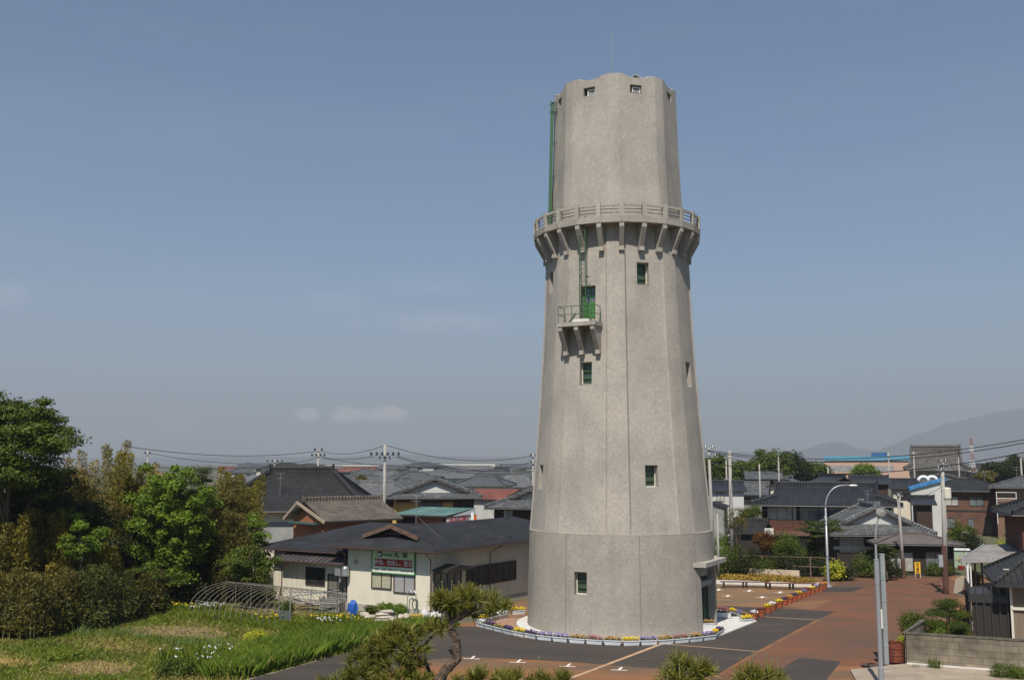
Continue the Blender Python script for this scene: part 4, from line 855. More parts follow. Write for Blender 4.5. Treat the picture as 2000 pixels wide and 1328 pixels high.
# J, K white house and grey-tiled neighbour right of the tower
Y = 122
house('house', 'white two-storey house with dark roof right beside the tower', HX(1400,Y+4), Y+4, R_(3)+FY(1400), 5.4, 8, Hz(958,Y), Hz(942,Y+4), 'gable', WHITEW, T_BLUE, .4, [('f',-1.5,Hz(971,Y),.9,1.0,GLASSB),('f',.0,Hz(971,Y),.9,1.0,GLASSB),('f',-.6,Hz(1009,Y),.9,.8)], gutter=False)
Y = 112
house('shed', 'narrow dark grey shed with gable roof at the tower right edge', HX(1392,Y+3), Y+3, R_(80)+FY(1392), 3, 2.6, Hz(990,Y), Hz(980,Y+1), 'gable', GREYW, T_SLATE, .25, [], cat='shed', ridge=False)
Y = 134
house('house', 'grey-tiled house beyond the white one', HX(1458,Y+4), Y+4, R_(-5)+FY(1458), 5.0, 8, Hz(966,Y), Hz(944,Y+4), 'gable', GREYW, T_GREY, .4, [('f',0,Hz(978,Y),1.4,.9)])
for (px, pe, pr, wpx, Y, lab, wl, rf, kind, ax, yw) in [
    (1540,950,935,62,124,'cream gable peeping over the long dark roof','c','g','gable','y',-6), (1625,951,931,78,118,'brown gabled roof rising behind the long dark roof','w','d','gable','y',14),
    (1695,944,932,60,135,'dark flat-ridged roof behind the long roof right end','w','d','gable','x',2), (1762,954,938,44,140,'small dark-roofed house with cream upper wall by the blue roof','c','d','gable','x',0),
    (1797,984,972,28,112,'low dark roof in front of the blue-roofed shed','w','d','gable','x',0), (1838,942,926,110,172,'grey hall roof between temple and brick house','c','g','irimoya','y',4),
    (1490,935,925,60,150,'small grey roof under the tall trees','w','g','gable','x',0)]:
    wm = wpx/2000*Y
    house('house', lab, HX(px,Y+4), Y+4, R_(yw)+FY(px), wm, 8, Hz(pe,Y), Hz(pr,Y+(0 if ax=='y' else 4)), kind, {'c':CREAM,'w':WOOD}[wl], {'g':T_GREY,'d':T_BLUE}[rf], .5, [('f',0,Hz(pe,Y)-1.1,1.2,.9)] if wl == 'c' else [], axis=ax, rr=.13, group='houses beyond the wooden house')
Y = 138
hO = thing('shed', 'white shed with a bright blue sloping metal roof and white duct loops', 'shed', (HX(1808,132), 132, 0), FY(1808))
zA, zB = Hz(955,132), Hz(938,132)
b = MB(); b.extr([(-2.0,-2,0),(2.0,-2,0),(2.0,-2,zB-.05),(-2.0,-2,zA-.05)], (0,4,0)); b.build('wall', WHITEW, hO)
b = MB(); b.extr([(-2.2,-2.3,zA-.1),(2.2,-2.3,zB+.03),(2.2,-2.3,zB+.38),(-2.2,-2.3,zA+.25)], (0,4.6,0)); b.build('roof', T_BLUEM, hO, uv=True)
Y = 132
b = MB()
for k in range(2):
    c = Vector((-.2+1.1*k,3.2+.8*k,Hz(940,Y))); b.tube([c+Vector((-.6*math.cos(t),0,.55*math.sin(t))) for t in [math.pi*i/10 for i in range(11)]], .22, 8)
b.build('duct', WHITE, hO, smooth=True)
Y = 250
hR = house('temple', 'large old temple hall with steep weathered grey roof', HX(1828,Y+8), Y+8, R_(-3)+FY(1828), 12.2, 15, Hz(918,Y), Hz(879,Y+8), 'irimoya', TAN, tilemat('weathered_temple_tile', (.085,.078,.07), (.125,.116,.104), (.04,.037,.033), w=.5, h=.4, wave=.06), 1.2, [], cat='temple', rr=.5, gx=5.4)
Y = 400
hS = house('warehouse', 'long peach warehouse with turquoise-blue roof on the horizon', HX(1692,Y+12), Y+12, R_(-3)+FY(1692), 31, 22, Hz(899,Y), Hz(890,Y+12), 'gable', mat('peach_wall', (.52,.33,.24), (.46,.29,.21)), tilemat('turquoise_roof', (.07,.21,.29), (.08,.23,.31), (.05,.15,.22), w=1, h=20, wave=0), .5, [], cat='warehouse', ridge=False, gutter=False)
b = MB(); b.bb(-15,10,-11.06,-11.0,Hz(921,Y),Hz(909,Y)); b.build('lower_wall', GREYW, hS)
b = MB(); b.bb(2,8,-2,2,Hz(892,Y)-.5,Hz(889,Y)+1.2); b.build('rooftop_unit', T_BLUEM, hS)

# ---------- neighbour's house, carport and block wall at lower right
nb = thing('house', 'tan neighbour house with black tiled hip roof and slatted balcony at lower right', 'house', (HX(1960,52.5), 52.5, 0), R_(-20))
b = MB(); b.bb(0,7.5,0,6,0,3.3); b.build('wall', mat('brown_tan_siding', (.21,.165,.12), (.17,.135,.10), scale=6, stretch=(1,1,.05)), nb)
add_roof(nb, Matrix.Translation((3.75,3,0)), 'hip', 7.5, 6, 3.25, 5.2, .75, T_DARK, gx=1.4, rr=.09)
b = MB()
for i in range(6): b.box((-.1+.42*i,.55+.42*i*.0+.0, 3.25+(.42*i*0)+.62), (.28,.1,.04))
b.build('snow_bar', CREAMP, nb)
b = MB(); b.bb(-1.9,0,.3,3.6,2.5,2.62); b.build('balcony_floor', DK, nb)
for k_ in range(6):
    y = .3+.6*k_; b = MB(); b.bb(-1.93,-1.85,y-.04,y+.04,0,3.1); b.build('post', DK, nb)
for k_ in range(5):
    x = -1.6+.36*k_; b = MB(); b.bb(x-.04,x+.04,.22,.30,0,3.05); b.build('post', DK, nb)
b = MB(); b.bb(-1.95,0,.2,.31,2.2,2.5); b.build('balcony_beam', DK, nb)
b = MB(); b.bb(-1.80,0,.31,.36,.2,2.2); b.build('lattice_screen', BLACKW, nb)
b = MB(); b.bb(.02,1.0,-.12,-.0,1.95,2.08); b.bb(-.06,.05,-.06,.05,0,3.2); b.build('trim', CREAMP, nb)
_q = Matrix.Rotation(R_(-20),3,'Z') @ Vector((1.35,-.3,1.55))
ac_unit('cream air conditioner hung on the tan neighbour house wall', (HX(1960,52.5)+_q.x,52.5+_q.y,_q.z), R_(-20), None, .95)
cp = thing('carport', 'white steel carport with pale grey ribbed roof at right', 'carport', (0,0,0))
c1, c2, c3, c4 = P(1875,1091,56.5), P(2010,1083,54.8), P(2015,1058,63.0), P(1918,1066,64.5)
zc = 2.62
q1, q2, q3, q4 = G(1877,1091,zc), G(2030,1085,zc+.1), G(2030,1059,zc+.55), G(1921,1064,zc+.45)
b = MB(); b.extr([q1,q2,q3,q4], (0,0,-.07)); b.build('roof', tilemat('carport_roof', (.22,.205,.19), (.24,.22,.205), (.12,.11,.105), w=9, h=.9, wave=0, ms=.02), cp, uv=True)
b = MB(); b.extr([q1+Vector((0,-.04,.06)), q2+Vector((0,-.04,.06)), q2+Vector((0,-.04,-.30)), q1+Vector((0,-.04,-.30))], (0,.1,0)); b.build('fascia', mat('grey_white_fascia', (.34,.33,.32)), cp)
e = (q4-q1)
for (f, s_) in ((.03,.10),(.35,.10),(.65,.10)):
    for off in (0,):
        p = q1+e*f+Vector((.35,0,0)); b = MB(); b.bb(p.x-.06,p.x+.06,p.y-.06,p.y+.06,0,zc+.3*f-.1); b.build('post', WHITE if f < .2 else BROWNM, cp)
p = q1+e*.03+Vector((.62,.1,0)); b = MB(); b.tube([(p.x,p.y,0),(p.x,p.y,zc-.1)], .05, 8); b.build('downpipe', WHITE, cp)
b = MB(); b.bar(q1+Vector((.05,.05,.03)), q4+Vector((.05,0,.03)), .10, .08); b.build('edge_cap', GREY, cp)
# concrete block wall (two legs)
wl = thing('block_wall', 'weathered concrete block garden wall at lower right with dark capping', 'garden wall', (0,0,0))
A_ = G(1772,1300); B_ = G(1772,1300)+Vector((10,-4.0,0)); C_ = G(1800,1240)
def leg(a, c, t, h, name, m):
    d = (c-a).normalized(); n = Vector((-d.y,d.x,0))
    if n.y < 0: n = -n
    b = MB(); b.prism([(a.x,a.y),(c.x,c.y),(c.x+n.x*t,c.y+n.y*t),(a.x+n.x*t,a.y+n.y*t)], 0, h); return b.build(name, m, wl, uv=True)
A_.z = 0; d = Vector((5.2,-2.3,0)).normalized()
gB = G(2060,1322); gB = Vector((gB.x,gB.y,0)); hW = P(1772,1234,A_.y).z
leg(A_, gB, .16, hW-.07, 'blocks', T_BLOCK)
Cg = G(1800,1205,1.6); Cg.z = 0 
b = MB(); dd_ = (Cg-A_).normalized(); nn = Vector((dd_.y,-dd_.x,0)); s0 = A_+dd_*.02+Vector((0,.02,0)); b.prism([(s0.x,s0.y+.17),(Cg.x,Cg.y),(Cg.x+nn.x*.16,Cg.y+nn.y*.16),(s0.x+nn.x*.16,s0.y+.17)], 0, hW-.07); b.build('blocks', T_BLOCK, wl, uv=True)
CAPM = mat('dark_weathered_cap', (.13,.115,.09), (.07,.062,.05), scale=4)
d2 = (gB-A_).normalized(); n2 = Vector((-d2.y,d2.x,0)); a0 = A_-d2*.03-n2*.03; b = MB(); b.prism([(a0.x,a0.y),(gB.x,gB.y-.03),(gB.x+n2.x*.22,gB.y+n2.y*.22),(a0.x+n2.x*.22,a0.y+n2.y*.22)], hW-.069, hW); b.build('capping', CAPM, wl)
b = MB(); b.prism([(s0.x-.03,s0.y+.22),(Cg.x-.03,Cg.y),(Cg.x+nn.x*.2,Cg.y+nn.y*.2),(s0.x+nn.x*.2,s0.y+.22)], hW-.069, hW); b.build('capping', CAPM, wl)
b = MB(); a0 = A_-n2*.10; b.prism([(a0.x,a0.y),(gB.x-n2.x*.1,gB.y-n2.y*.1),(gB.x,gB.y),(A_.x,A_.y)], .10, .16); b.build('footing', PALE, wl)
# ============================================================ FURNITURE OF THE PLACE
ORD = ['first','second','third','fourth','fifth','sixth','seventh','eighth','ninth','tenth','eleventh','twelfth','thirteenth','fourteenth','fifteenth','sixteenth','seventeenth','eighteenth','nineteenth','twentieth','twenty-first','twenty-second','twenty-third','twenty-fourth','twenty-fifth','twenty-sixth','twenty-seventh','twenty-eighth']
FCOL = {'yellow': (.70,.50,.02), 'purple': (.07,.035,.14), 'white': (.70,.68,.72), 'pink': (.34,.12,.12), 'lilac': (.22,.17,.36), 'orange': (.65,.26,.03), 'dark red': (.16,.03,.04), 'bronze': (.36,.22,.08)}
FM_ = {k: plain('petal_'+k.replace(' ','_'), v, .7, spec=.2, fine=.15) for k, v in FCOL.items()}
SOILM = mat('potting_soil', (.06,.04,.03))
def flowers(parent, rx, ry, z, col, n, h, seed, name='flowers'):
    rng = np.random.default_rng(seed)
    a = rng.uniform(-1,1,(n,2)); C = np.stack([a[:,0]*rx, a[:,1]*ry, z+h*(.35+.75*rng.random(n))*(1-.35*(a**2).sum(1)/2)],1)
    k = int(n*1.3); a2 = rng.uniform(-1,1,(k,2)); C2 = np.stack([a2[:,0]*rx*1.05, a2[:,1]*ry*1.15, z+h*.55*rng.random(k)],1)
    V1 = leafquads(rng, C, rng.normal(size=(n,3))*.6+np.array([0,-.5,.8]), .075, .07); V2 = leafquads(rng, C2, rng.normal(size=(k,3))+np.array([0,-.2,.6]), .10, .05)
    return quads_object(name, np.concatenate([V1,V2]), [FM_[col], LF_GREEN], parent, np.concatenate([np.zeros(n),np.ones(k)]))
TROUGH = mat('white_trough_plastic', (.66,.67,.68), (.55,.56,.58), scale=2, rough=.5)
def trough(label, p, rz, col, L_=.89, seed=0, group='flower troughs round the tower', h=.24):
    r = thing('flower_trough', label, 'planter', (p[0],p[1],p[2] if len(p) > 2 else .02), rz, group); x = L_/2
    b = MB()
    b.add([(-x+.06,-.12,0),(x-.06,-.12,0),(x-.06,.12,0),(-x+.06,.12,0),(-x,-.16,h),(x,-.16,h),(x,.16,h),(-x,.16,h)], [(3,2,1,0),(0,1,5,4),(1,2,6,5),(2,3,7,6),(3,0,4,7)])
    for q in ((-x,x,-.18,-.14),(-x,x,.14,.18),(-x-.01,-x+.03,-.18,.18),(x-.03,x+.01,-.18,.18)): b.bb(*q, h-.03, h+.012)
    b.build('trough', TROUGH, r); b = MB(); b.bb(-x+.03,x-.03,-.14,.14,h-.06,h-.035); b.build('soil', SOILM, r)
    flowers(r, x*.95, .15, h-.04, col, 130, .24, seed); return r
def along(pts, step):
    out = []; acc = 0; pts = [Vector((p[0],p[1],0)) for p in pts]; nxt = step/2
    for a, c in zip(pts, pts[1:]):
        l = (c-a).length; d = (c-a)/l
        while nxt <= acc+l: out.append((a+d*(nxt-acc), math.atan2(d.y,d.x))); nxt += step
        acc += l
    return out
front = [G(*p) for p in [(933,1222),(1000,1239),(1050,1248),(1110,1254),(1170,1258),(1225,1260),(1290,1258),(1350,1253),(1390,1248),(1407,1238)]]
colsF = ['white','purple','bronze','purple','yellow','purple','lilac','lilac','bronze','pink','bronze','yellow','lilac','bronze','pink','bronze','lilac','yellow','purple','pink','lilac','yellow','lilac','pink','bronze','yellow','yellow','lilac']
spots = along(front, .93)
for i, (p, a) in enumerate(spots):
    c = colsF[i % len(colsF)]; trough(f'white trough of {c} pansies, {ORD[min(i,27)]} from the left on the front kerb', p, a, c, seed=i)
back = [G(*p) for p in [(936,1217),(965,1210),(990,1205)]]
for i, (p, a) in enumerate(along(back, .95)): c = ['yellow','purple','white','lilac','white','bronze'][i%6]; trough(f'white trough of {c} flowers, {ORD[i]} of the short row behind the pine crown', p, a, c, seed=50+i)
for i, (p, a) in enumerate(along([G(*p) for p in [(1398,1196),(1432,1201),(1462,1212)]], .95)): c = ['pink','yellow','lilac','bronze','white','pink','bronze'][i%7]; trough(f'white trough of {c} flowers, {ORD[i]} in the row behind the tower door', p, a, c, seed=70+i)
trough('white trough of white and yellow flowers at the corner beside the clay pots', G(1459,1216), R_(35), 'yellow', seed=90); trough('white trough with bronze blooms standing against the tower by the door', (*G(1377,1233)[:2],.1), R_(8), 'bronze', L_=1.1, seed=91, h=.36)
trough('white trough of dark red flowers on the paving beyond the door', (*G(1410,1209)[:2],.1), R_(-8), 'dark red', L_=1.1, seed=92, h=.3)
trough('white trough of yellow flowers behind the tower left edge', G(1012,1199), R_(20), 'yellow', seed=93)
# clay pots in a line
TERRA = mat('terracotta', (.42,.11,.045), (.30,.08,.035), scale=5, rough=.75)
def pot(label, p, col, seed):
    r = thing('flower_pot', label, 'flower pot', (p.x,p.y,.02), 0, 'clay pots in the long diagonal row')
    b = MB(); b.lathe([(.17,0),(.23,.30),(.25,.30),(.25,.37),(.21,.37),(.20,.33)], n=18); b.build('pot', TERRA, r, smooth=False); b = MB(); b.lathe([(.01,.31),(.20,.31),(.2,.325),(.01,.33)], n=12); b.build('soil', SOILM, r)
    flowers(r, .20, .20, .34, col, 80, .20, seed); return r
pc = ['white','dark red','yellow','white','yellow','purple','orange','purple','yellow','lilac','dark red','yellow','lilac','pink','orange','yellow']
px_ = [(1473,1210),(1487,1204),(1500,1197),(1509,1192),(1522,1187),(1533,1182),(1542,1178),(1552,1174),(1561,1170),(1570,1166.5),(1578,1163),(1587,1160),(1595,1157),(1604,1153.5),(1610,1151)]
for i, q in enumerate(px_): pot(f'terracotta pot of {pc[i]} flowers, {ORD[i]} from the tower end of the diagonal row', G(*q), pc[i], 200+i)
# flower bed at the back, kerb, low wall, benches
def prismline(name, label, cat, pts, w, z0, z1, m, part='block', kind=None):
    pts = [Vector((p[0],p[1],0)) for p in pts]; b = MB(); n = len(pts); Lr = []
    for i, p in enumerate(pts):
        d = (pts[min(i+1,n-1)]-pts[max(i-1,0)]).normalized(); q = Vector((-d.y,d.x,0))*w/2; Lr.append((p+q, p-q))
    for (a, b_), (c, d) in zip(Lr, Lr[1:]): b.prism([(a.x,a.y),(b_.x,b_.y),(d.x,d.y),(c.x,c.y)], z0, z1)
    o = b.build(name, m)
    if kind: o['kind'] = kind
    else: tag(o, label, cat)
    return o
prismline('kerb', '', '', [G(1385,1139),(G(1480,1142)),G(1560,1145.5),G(1600,1145)], .35, 0, .28, PALE, kind='structure')
prismline('low_wall', 'low pale rendered wall behind the orange flower bed', 'wall', [G(1385,1126),G(1470,1128),G(1562,1133)], .3, 0, .75, mat('pale_pink_render', (.55,.44,.34), (.44,.34,.26), scale=1))
rng = np.random.default_rng(8); bed = [tuple(G(*p)[:2]) for p in [(1385,1138),(1590,1145),(1598,1142),(1540,1134),(1385,1127)]]
pts = scatter(rng, bed, 5200, .03); C = pts.copy(); C[:,2] = .08+.42*rng.random(len(C))
V1 = leafquads(rng, C, rng.normal(size=(len(C),3))+np.array([0,-.6,.6]), .17, .10)
o = quads_object('flower_bed', V1, [leafmat('bed_bronze', (.20,.11,.035), (.38,.22,.06)), leafmat('bed_yellow', (.34,.24,.09), (.46,.33,.14)), LF_GREEN], None, rng.choice([0,0,0,1,2,2], len(C))); tag(o, 'mass of yellow and bronze bedding flowers along the pale kerb', 'flower bed', kind='stuff')
def bench(label, px, py):
    p = G(px, py); r = thing('bench', label, 'bench', (p.x,p.y,.02), R_(-4), 'slatted benches by the flower bed')
    b = MB()
    for i in range(4): b.bb(-1.8,1.8,-.24+.13*i,-.14+.13*i,.42,.46)
    b.build('seat', mat('bench_wood', (.16,.07,.045), (.10,.045,.03), scale=3), r)
    for x in (-1.55,-.12,.12,1.55):
        b = MB(); b.bb(x-.04,x+.04,-.22,-.16,0,.42); b.bb(x-.04,x+.04,.18,.24,0,.42); b.bb(x-.04,x+.04,-.22,.24,.36,.42); b.build('leg', DK, r)
    b = MB(); b.bb(-1.5,1.5,-.02,.02,.10,.14); b.build('stretcher', DK, r)
bench('long slatted bench nearer the tower, in front of the flower bed', 1455, 1148); bench('long slatted bench nearer the clay pots, in front of the flower bed', 1546, 1151)
# pipe fence behind bed
def pipe_fence(label, a, c, n, h, m):
    r = thing('pipe_fence', label, 'fence', (a.x,a.y,0)); d = c-a
    for i in range(n):
        q = d*(i/(n-1)); b = MB(); b.tube([(q.x,q.y,0),(q.x,q.y,h)], .05, 6); b.build('post', m, r)
    b = MB()
    for z in (h-.05, h*.55): b.tube([(0,0,z),(d.x,d.y,z)], .03, 5)
    b.build('rail', m, r)
PIPE = mat('rusty_pipe', (.22,.16,.12), (.14,.09,.06), scale=4)
pipe_fence('thin rusty pipe fence along the hedge behind the flower bed', G(1398,1124), G(1632,1132), 6, 1.75, PIPE)
# lamps
STEEL = plain('lamp_steel', (.33,.34,.36), .38, metal=.35)
def lamp_far():
    p = G(1618,1146); r = thing('street_lamp', 'tall grey street lamp with long curved arm beside the clay pots', 'street lamp', (p.x,p.y,0))
    b = MB(); b.tube([(0,0,0),(0,0,.5),(0,0,5.9)], [.13,.11,.07], 10); b.build('pole', STEEL, r, smooth=True)
    b = MB(); b.tube([(0,0,5.9)]+[(1.35-1.35*math.cos(t), 0, 5.9+1.35*math.sin(t)*1.22) for t in [R_(k) for k in range(8,91,8)]]+[(1.9,0,7.56)], .055, 8); b.build('arm', STEEL, r, smooth=True)
    b = MB(Matrix.Translation((2.15,0,7.55)) @ Matrix.Diagonal((1,.45,.35,1))); b.lathe([(.02,-.22),(.30,-.18),(.36,0),(.28,.16),(.02,.22)], n=14); b.build('lamp_head', WHITE, r, smooth=True)
    b = MB(); b.lathe([(.28,0),(.28,.05),(.13,.16),(.10,.5)], n=12); b.build('base', STEEL, r)
    b = MB(); b.bb(-.14,-.06,-.05,.05,5.1,5.25); b.build('bracket', STEEL, r)
lamp_far()
def lamp_near():
    Y = 43.5; q = P(1721,1320,Y); r = thing('street_lamp', 'near grey steel lamp pole with round disc lamp head', 'street lamp', (q.x,Y,0))
    z1 = P(1721,1303,Y).z; z2 = P(1709,1140,Y).z; z3 = P(1708,1092,Y).z; z4 = P(1708,1062,Y).z; zt = P(1718,1000,Y).z
    b = MB(); b.tube([(0,0,0),(0,0,z1),(0,0,z1+.02),(0,0,z2),(0,0,z2+.02),(0,0,z3)], [.125,.12,.098,.09,.105,.105], 12); b.tube([(0,0,z3),(0,0,z3+.02),(0,0,z4)], [.12,.055,.045], 10); b.build('pole', STEEL, r, smooth=False)
    b = MB(); b.tube([(0,0,z4),(.01,0,z4+.3),(.05,0,z4+.65),(.12,0,z4+.95),(.22,0,zt-.1)], .04, 8); b.build('arm', STEEL, r, smooth=True)
    b = MB(Matrix.Translation((.26,-.05,zt-.02)) @ Matrix.Rotation(R_(62),4,'X')); b.lathe([(.02,-.05),(.205,-.05),(.215,0),(.18,.05),(.05,.13),(.02,.13)], n=20); b.build('lamp_head', mat('dull_lamp', (.26,.24,.22), metal=.2, rough=.4), r)
lamp_near()
p = G(1731,1301); r = thing('marker_pole', 'plain short grey square pole with bands next to the near lamp', 'pole', (p.x,p.y,0)); ht = P(1723,1083,p.y).z
b = MB(); b.bb(-.10,.10,-.10,.10,.1,ht); b.bb(-.11,.11,-.11,.11,ht,ht+.05)
for z in (.9,1.9,2.9,3.9): b.bb(-.112,.112,-.112,.112,z,z+.05)
b.build('pole', mat('greenish_grey_post', (.25,.27,.27), (.19,.21,.215), scale=1.5), r); b = MB(); b.bb(-.31,-.11,-.1,.1,1.7,2.55); b.build('meter_box', CREAMP, r)
p = G(1748,1298); b = MB(); b.lathe([(.36,0),(.37,.1),(.35,.85),(.37,.9),(.34,.9),(.32,.1)], (0,0,0), 16)
for z in (.3,.6): b.lathe([(.375,z),(.385,z+.02),(.375,z+.04)], n=16)
o = b.build('rusty_drum', mat('rust', (.20,.05,.025), (.09,.03,.02), scale=6)); o.location = (p.x+.15,p.y+.3,.1); tag(o, 'rust-red drum standing between the grey pole and the block wall', 'drum')
# utility poles
CPOLE = mat('pole_concrete', (.36,.34,.31), (.28,.26,.24), scale=1, stretch=(3,3,.5)); PORC = plain('porcelain', (.03,.03,.032), .3)
def utility_pole(label, px, pyt, Y, pyb=None, r0=.17, arms=(), tf=False, x2=None, m=None, group='utility poles among the houses', lower=None):
    q = P(px, pyt, Y); h = q.z; xb = q.x if x2 is None else x2
    r = thing('utility_pole', label, 'utility pole', (xb,Y,0), 0, group)
    b = MB(); b.tube([(0,0,0),(q.x-xb,0,h)], [r0,r0*.62], 10); b.build('pole', m or CPOLE, r, smooth=True)
    if lower: b = MB(); b.tube([(0,0,0),(0,0,lower)], [r0*1.03,r0*1.0], 10); b.build('guard', mat('brown_pole_guard', (.11,.055,.04)), r)
    for (dz, w, n, ins) in arms:
        c = Vector((q.x-xb,0,h-dz)); rz = R_(8); a = MB(Matrix.Translation(c) @ Matrix.Rotation(rz,4,'Z')); a.bb(-w/2,w/2,-.2,-.12,-.04,.04); ao = a.build('crossarm', GALV, r)
        for i in range(n):
            x = -w/2+w*(i+.5)/n; a = MB(Matrix.Translation(c) @ Matrix.Rotation(rz,4,'Z')); a.lathe([(.02,.04),(.07*ins,.08),(.10*ins,.12),(.06*ins,.2),(.10*ins,.22),(.05*ins,.32),(.02,.34)], (x,-.16,0), 8); a.build('insulator', PORC, ao)
    if tf:
        a = MB(Matrix.Translation((.38,-.1,h-2.6))); a.lathe([(.02,0),(.26,.02),(.28,.1),(.28,.75),(.24,.8),(.02,.84)], n=14); a.build('transformer', CREAMP, r)
    return r, h
utility_pole('big concrete pole with a wide crossarm of dark insulators left of the tower', 752, 868, 92, arms=[(1.0,2.9,6,1.3),(1.35,1.3,3,.9)], r0=.18)
utility_pole('concrete pole with two short crossarms rising behind the dark tiled roof', 622, 878, 120, arms=[(.15,1.6,2,1.3),(.8,1.9,4,1.3)], r0=.18)
utility_pole('shorter pole with curled insulator arm just above the huge dark roof', 537, 897, 140, arms=[(.4,2.6,4,1.3)], r0=.17)
utility_pole('pole standing out of the bamboo tops at the left', 243, 867, 92, arms=[(1.6,1.6,3,1)], r0=.15, tf=False)
utility_pole('thin pole right of the bamboo plume', 289, 879, 120, arms=[(.5,1.0,2,1)], r0=.13)
utility_pole('pole touching the left outline of the tower', 1041, 886, 105, arms=[(.3,.9,2,1.1),(1.0,.9,2,1.1)], r0=.15)
utility_pole('pale pole with curled wires touching the right outline of the tower', 1384, 874, 84, arms=[(.15,1.2,2,1.1),(.75,1.5,3,1)], r0=.16, x2=P(1384,874,84).x+.25)
utility_pole('stout bare concrete pole in front of the white house', 1425, 880, 96, r0=.21)
utility_pole('thin pole behind the bare concrete pole', 1418, 892, 150, r0=.16, arms=[(.2,.9,2,1)])
utility_pole('thin pole in front of the tall green trees', 1520, 886, 130, r0=.13, arms=[(.1,.5,2,.8)])
utility_pole('short pole left of the long wooden house roof', 1483, 906, 128, r0=.14)
utility_pole('short pole in front of the peach warehouse', 1617, 912, 150, r0=.15)
utility_pole('slim pole in front of the peach warehouse wall', 1735, 883, 150, r0=.15, arms=[(.6,1.0,2,1)])
utility_pole('pole at the left corner of the temple roof', 1784, 881, 180, r0=.17, arms=[(.6,1.2,2,1.2)])
utility_pole('pole at the right corner of the temple roof', 1872, 893, 190, r0=.15)
utility_pole('pole at the far right before the dark green trees', 1993, 884, 150, r0=.17, arms=[(.5,1.4,3,1)])
utility_pole('leaning concrete pole in front of the ornate gable', 1754, 963, 84, r0=.15, x2=G(1768,1131).x, arms=[(.2,.7,2,.8)], lower=1.6)
g_ = G(1848,1160); utility_pole('tall street-side pole with transformer and brown guard', 1840, 903, g_.y, r0=.19, x2=g_.x, arms=[(.1,.7,2,1),(.5,1.3,3,1)], tf=True, lower=3.4)
utility_pole('grey pole standing beside the green-roofed shed in the gap right of the tower', 1401, 1003, 82, r0=.11)
r = thing('utility_box', 'grey meter box fixed low on the brown-guarded pole', 'meter box', (g_.x-.35,g_.y-.15,1.9)); b = MB(); b.bb(-.15,.15,-.1,.1,0,.85); b.build('casing', GREY, r); b = MB(); b.bb(-.12,.12,-.125,-.1,.05,.8); b.build('door', GREY, r)
# cables
CAB = plain('cable', (.02,.02,.022), .6)
def cable(label, a, c, sag, r_=.022, n=16):
    b = MB(); pts = [a.lerp(c, i/n)-Vector((0,0,sag*4*(i/n)*(1-i/n))) for i in range(n+1)]; b.tube(pts, r_, 4)
    o = b.build('overhead_cable', CAB); tag(o, label, 'cable', 'overhead cables')
T1 = P(752,870,92); T2_ = P(622,882,120); T3 = P(537,901,140); T4 = P(243,871,92); T5 = P(1041,888,105); T6 = P(289,884,120)
for lab, a, c, s_, r_ in [
    ('top cable from the bamboo pole to the two-armed pole', T4, P(618,881,120), .7, .03), ('second cable from the bamboo pole falling towards the dark roof', T4-Vector((0,0,1.6)), P(537,904,140), .6, .03),
    ('low cable from the thin pole to the curled-arm pole', T6, P(530,904,140), .5, .028), ('upper cable between the two-armed pole and the big pole', P(626,881,120), P(748,871,92), .5, .026),
    ('lower cable between the two-armed pole and the big pole', P(628,892,120), P(735,890,92), .3, .026), ('cable from the curled-arm pole to the two-armed pole', P(540,902,140), P(618,894,120), .3, .03),
    ('long top cable from the big pole to the tower outline', P(756,870,92), P(1041,889,105), .9, .026), ('middle cable from the big pole past the tower outline', P(770,889,92), P(1060,912,100), .8, .024),
    ('lower twin cable from the big pole past the tower outline', P(774,892,92), P(1060,917,100), .9, .024), ('faint cable crossing from two-armed pole down to the far rooftops', P(628,894,120), P(900,912,150), .5, .03),
    ('cable dropping from the tower-side pole to the far pole', P(1039,902,105), P(840,906,150), .8, .028),
    ('upper cable crossing the sky at the right of the tower', P(1386,880,84), P(2080,843,62), 1.1, .026), ('second sky cable just under the upper one at right', P(1386,882,84), P(2080,849,62), 1.2, .026),
    ('lower cable crossing in front of the warehouse and temple', P(1386,903,84), P(2080,866,60), 1.3, .030), ('thin cable sloping from the tower-edge pole behind the trees', P(1395,884,84), P(1500,905,130), .3, .024),
    ('service cable low in front of the wooden house', P(1388,992,84), P(1755,985,84), .3, .018), ('slack service wire from street-side pole to brick house', P(1840,930,74), P(1960,1000,120), .5, .018),
    ('wire between leaning pole and street-side pole', P(1754,975,84), P(1840,950,74), .3, .018), ('wire from leaning pole towards the long wooden roof', P(1754,966,84), P(1590,985,95), .2, .016)]:
    cable(lab, a, c, s_, r_)
# radio mast at right
mst = thing('radio_mast', 'red and white lattice radio mast far beyond the temple', 'mast', (HX(1899,520),520,0)); H_ = P(1899,856,520).z
for k in range(6):
    b = MB(); z0, z1 = H_*k/6, H_*(k+1)/6; w0, w1 = 2.6-2.0*k/6, 2.6-2.0*(k+1)/6
    for sx in (-1,1):
        for sy in (-1,1): b.bar((sx*w0/2,sy*w0/2,z0), (sx*w1/2,sy*w1/2,z1), .17)
    for j in range(3):
        za = z0+(z1-z0)*j/3; zb = z0+(z1-z0)*(j+1)/3; wa = w0+(w1-w0)*j/3; wb = w0+(w1-w0)*(j+1)/3
        b.bar((-wa/2,-wa/2,za),(wb/2,-wb/2,zb),.09); b.bar((wa/2,-wa/2,za),(-wb/2,-wb/2,zb),.09); b.bar((-wa/2,-wa/2,za),(wa/2,-wa/2,za),.09)
    b.build('mast_section', [WHITE, plain('mast_red', (.33,.12,.09))][k%2], mst)
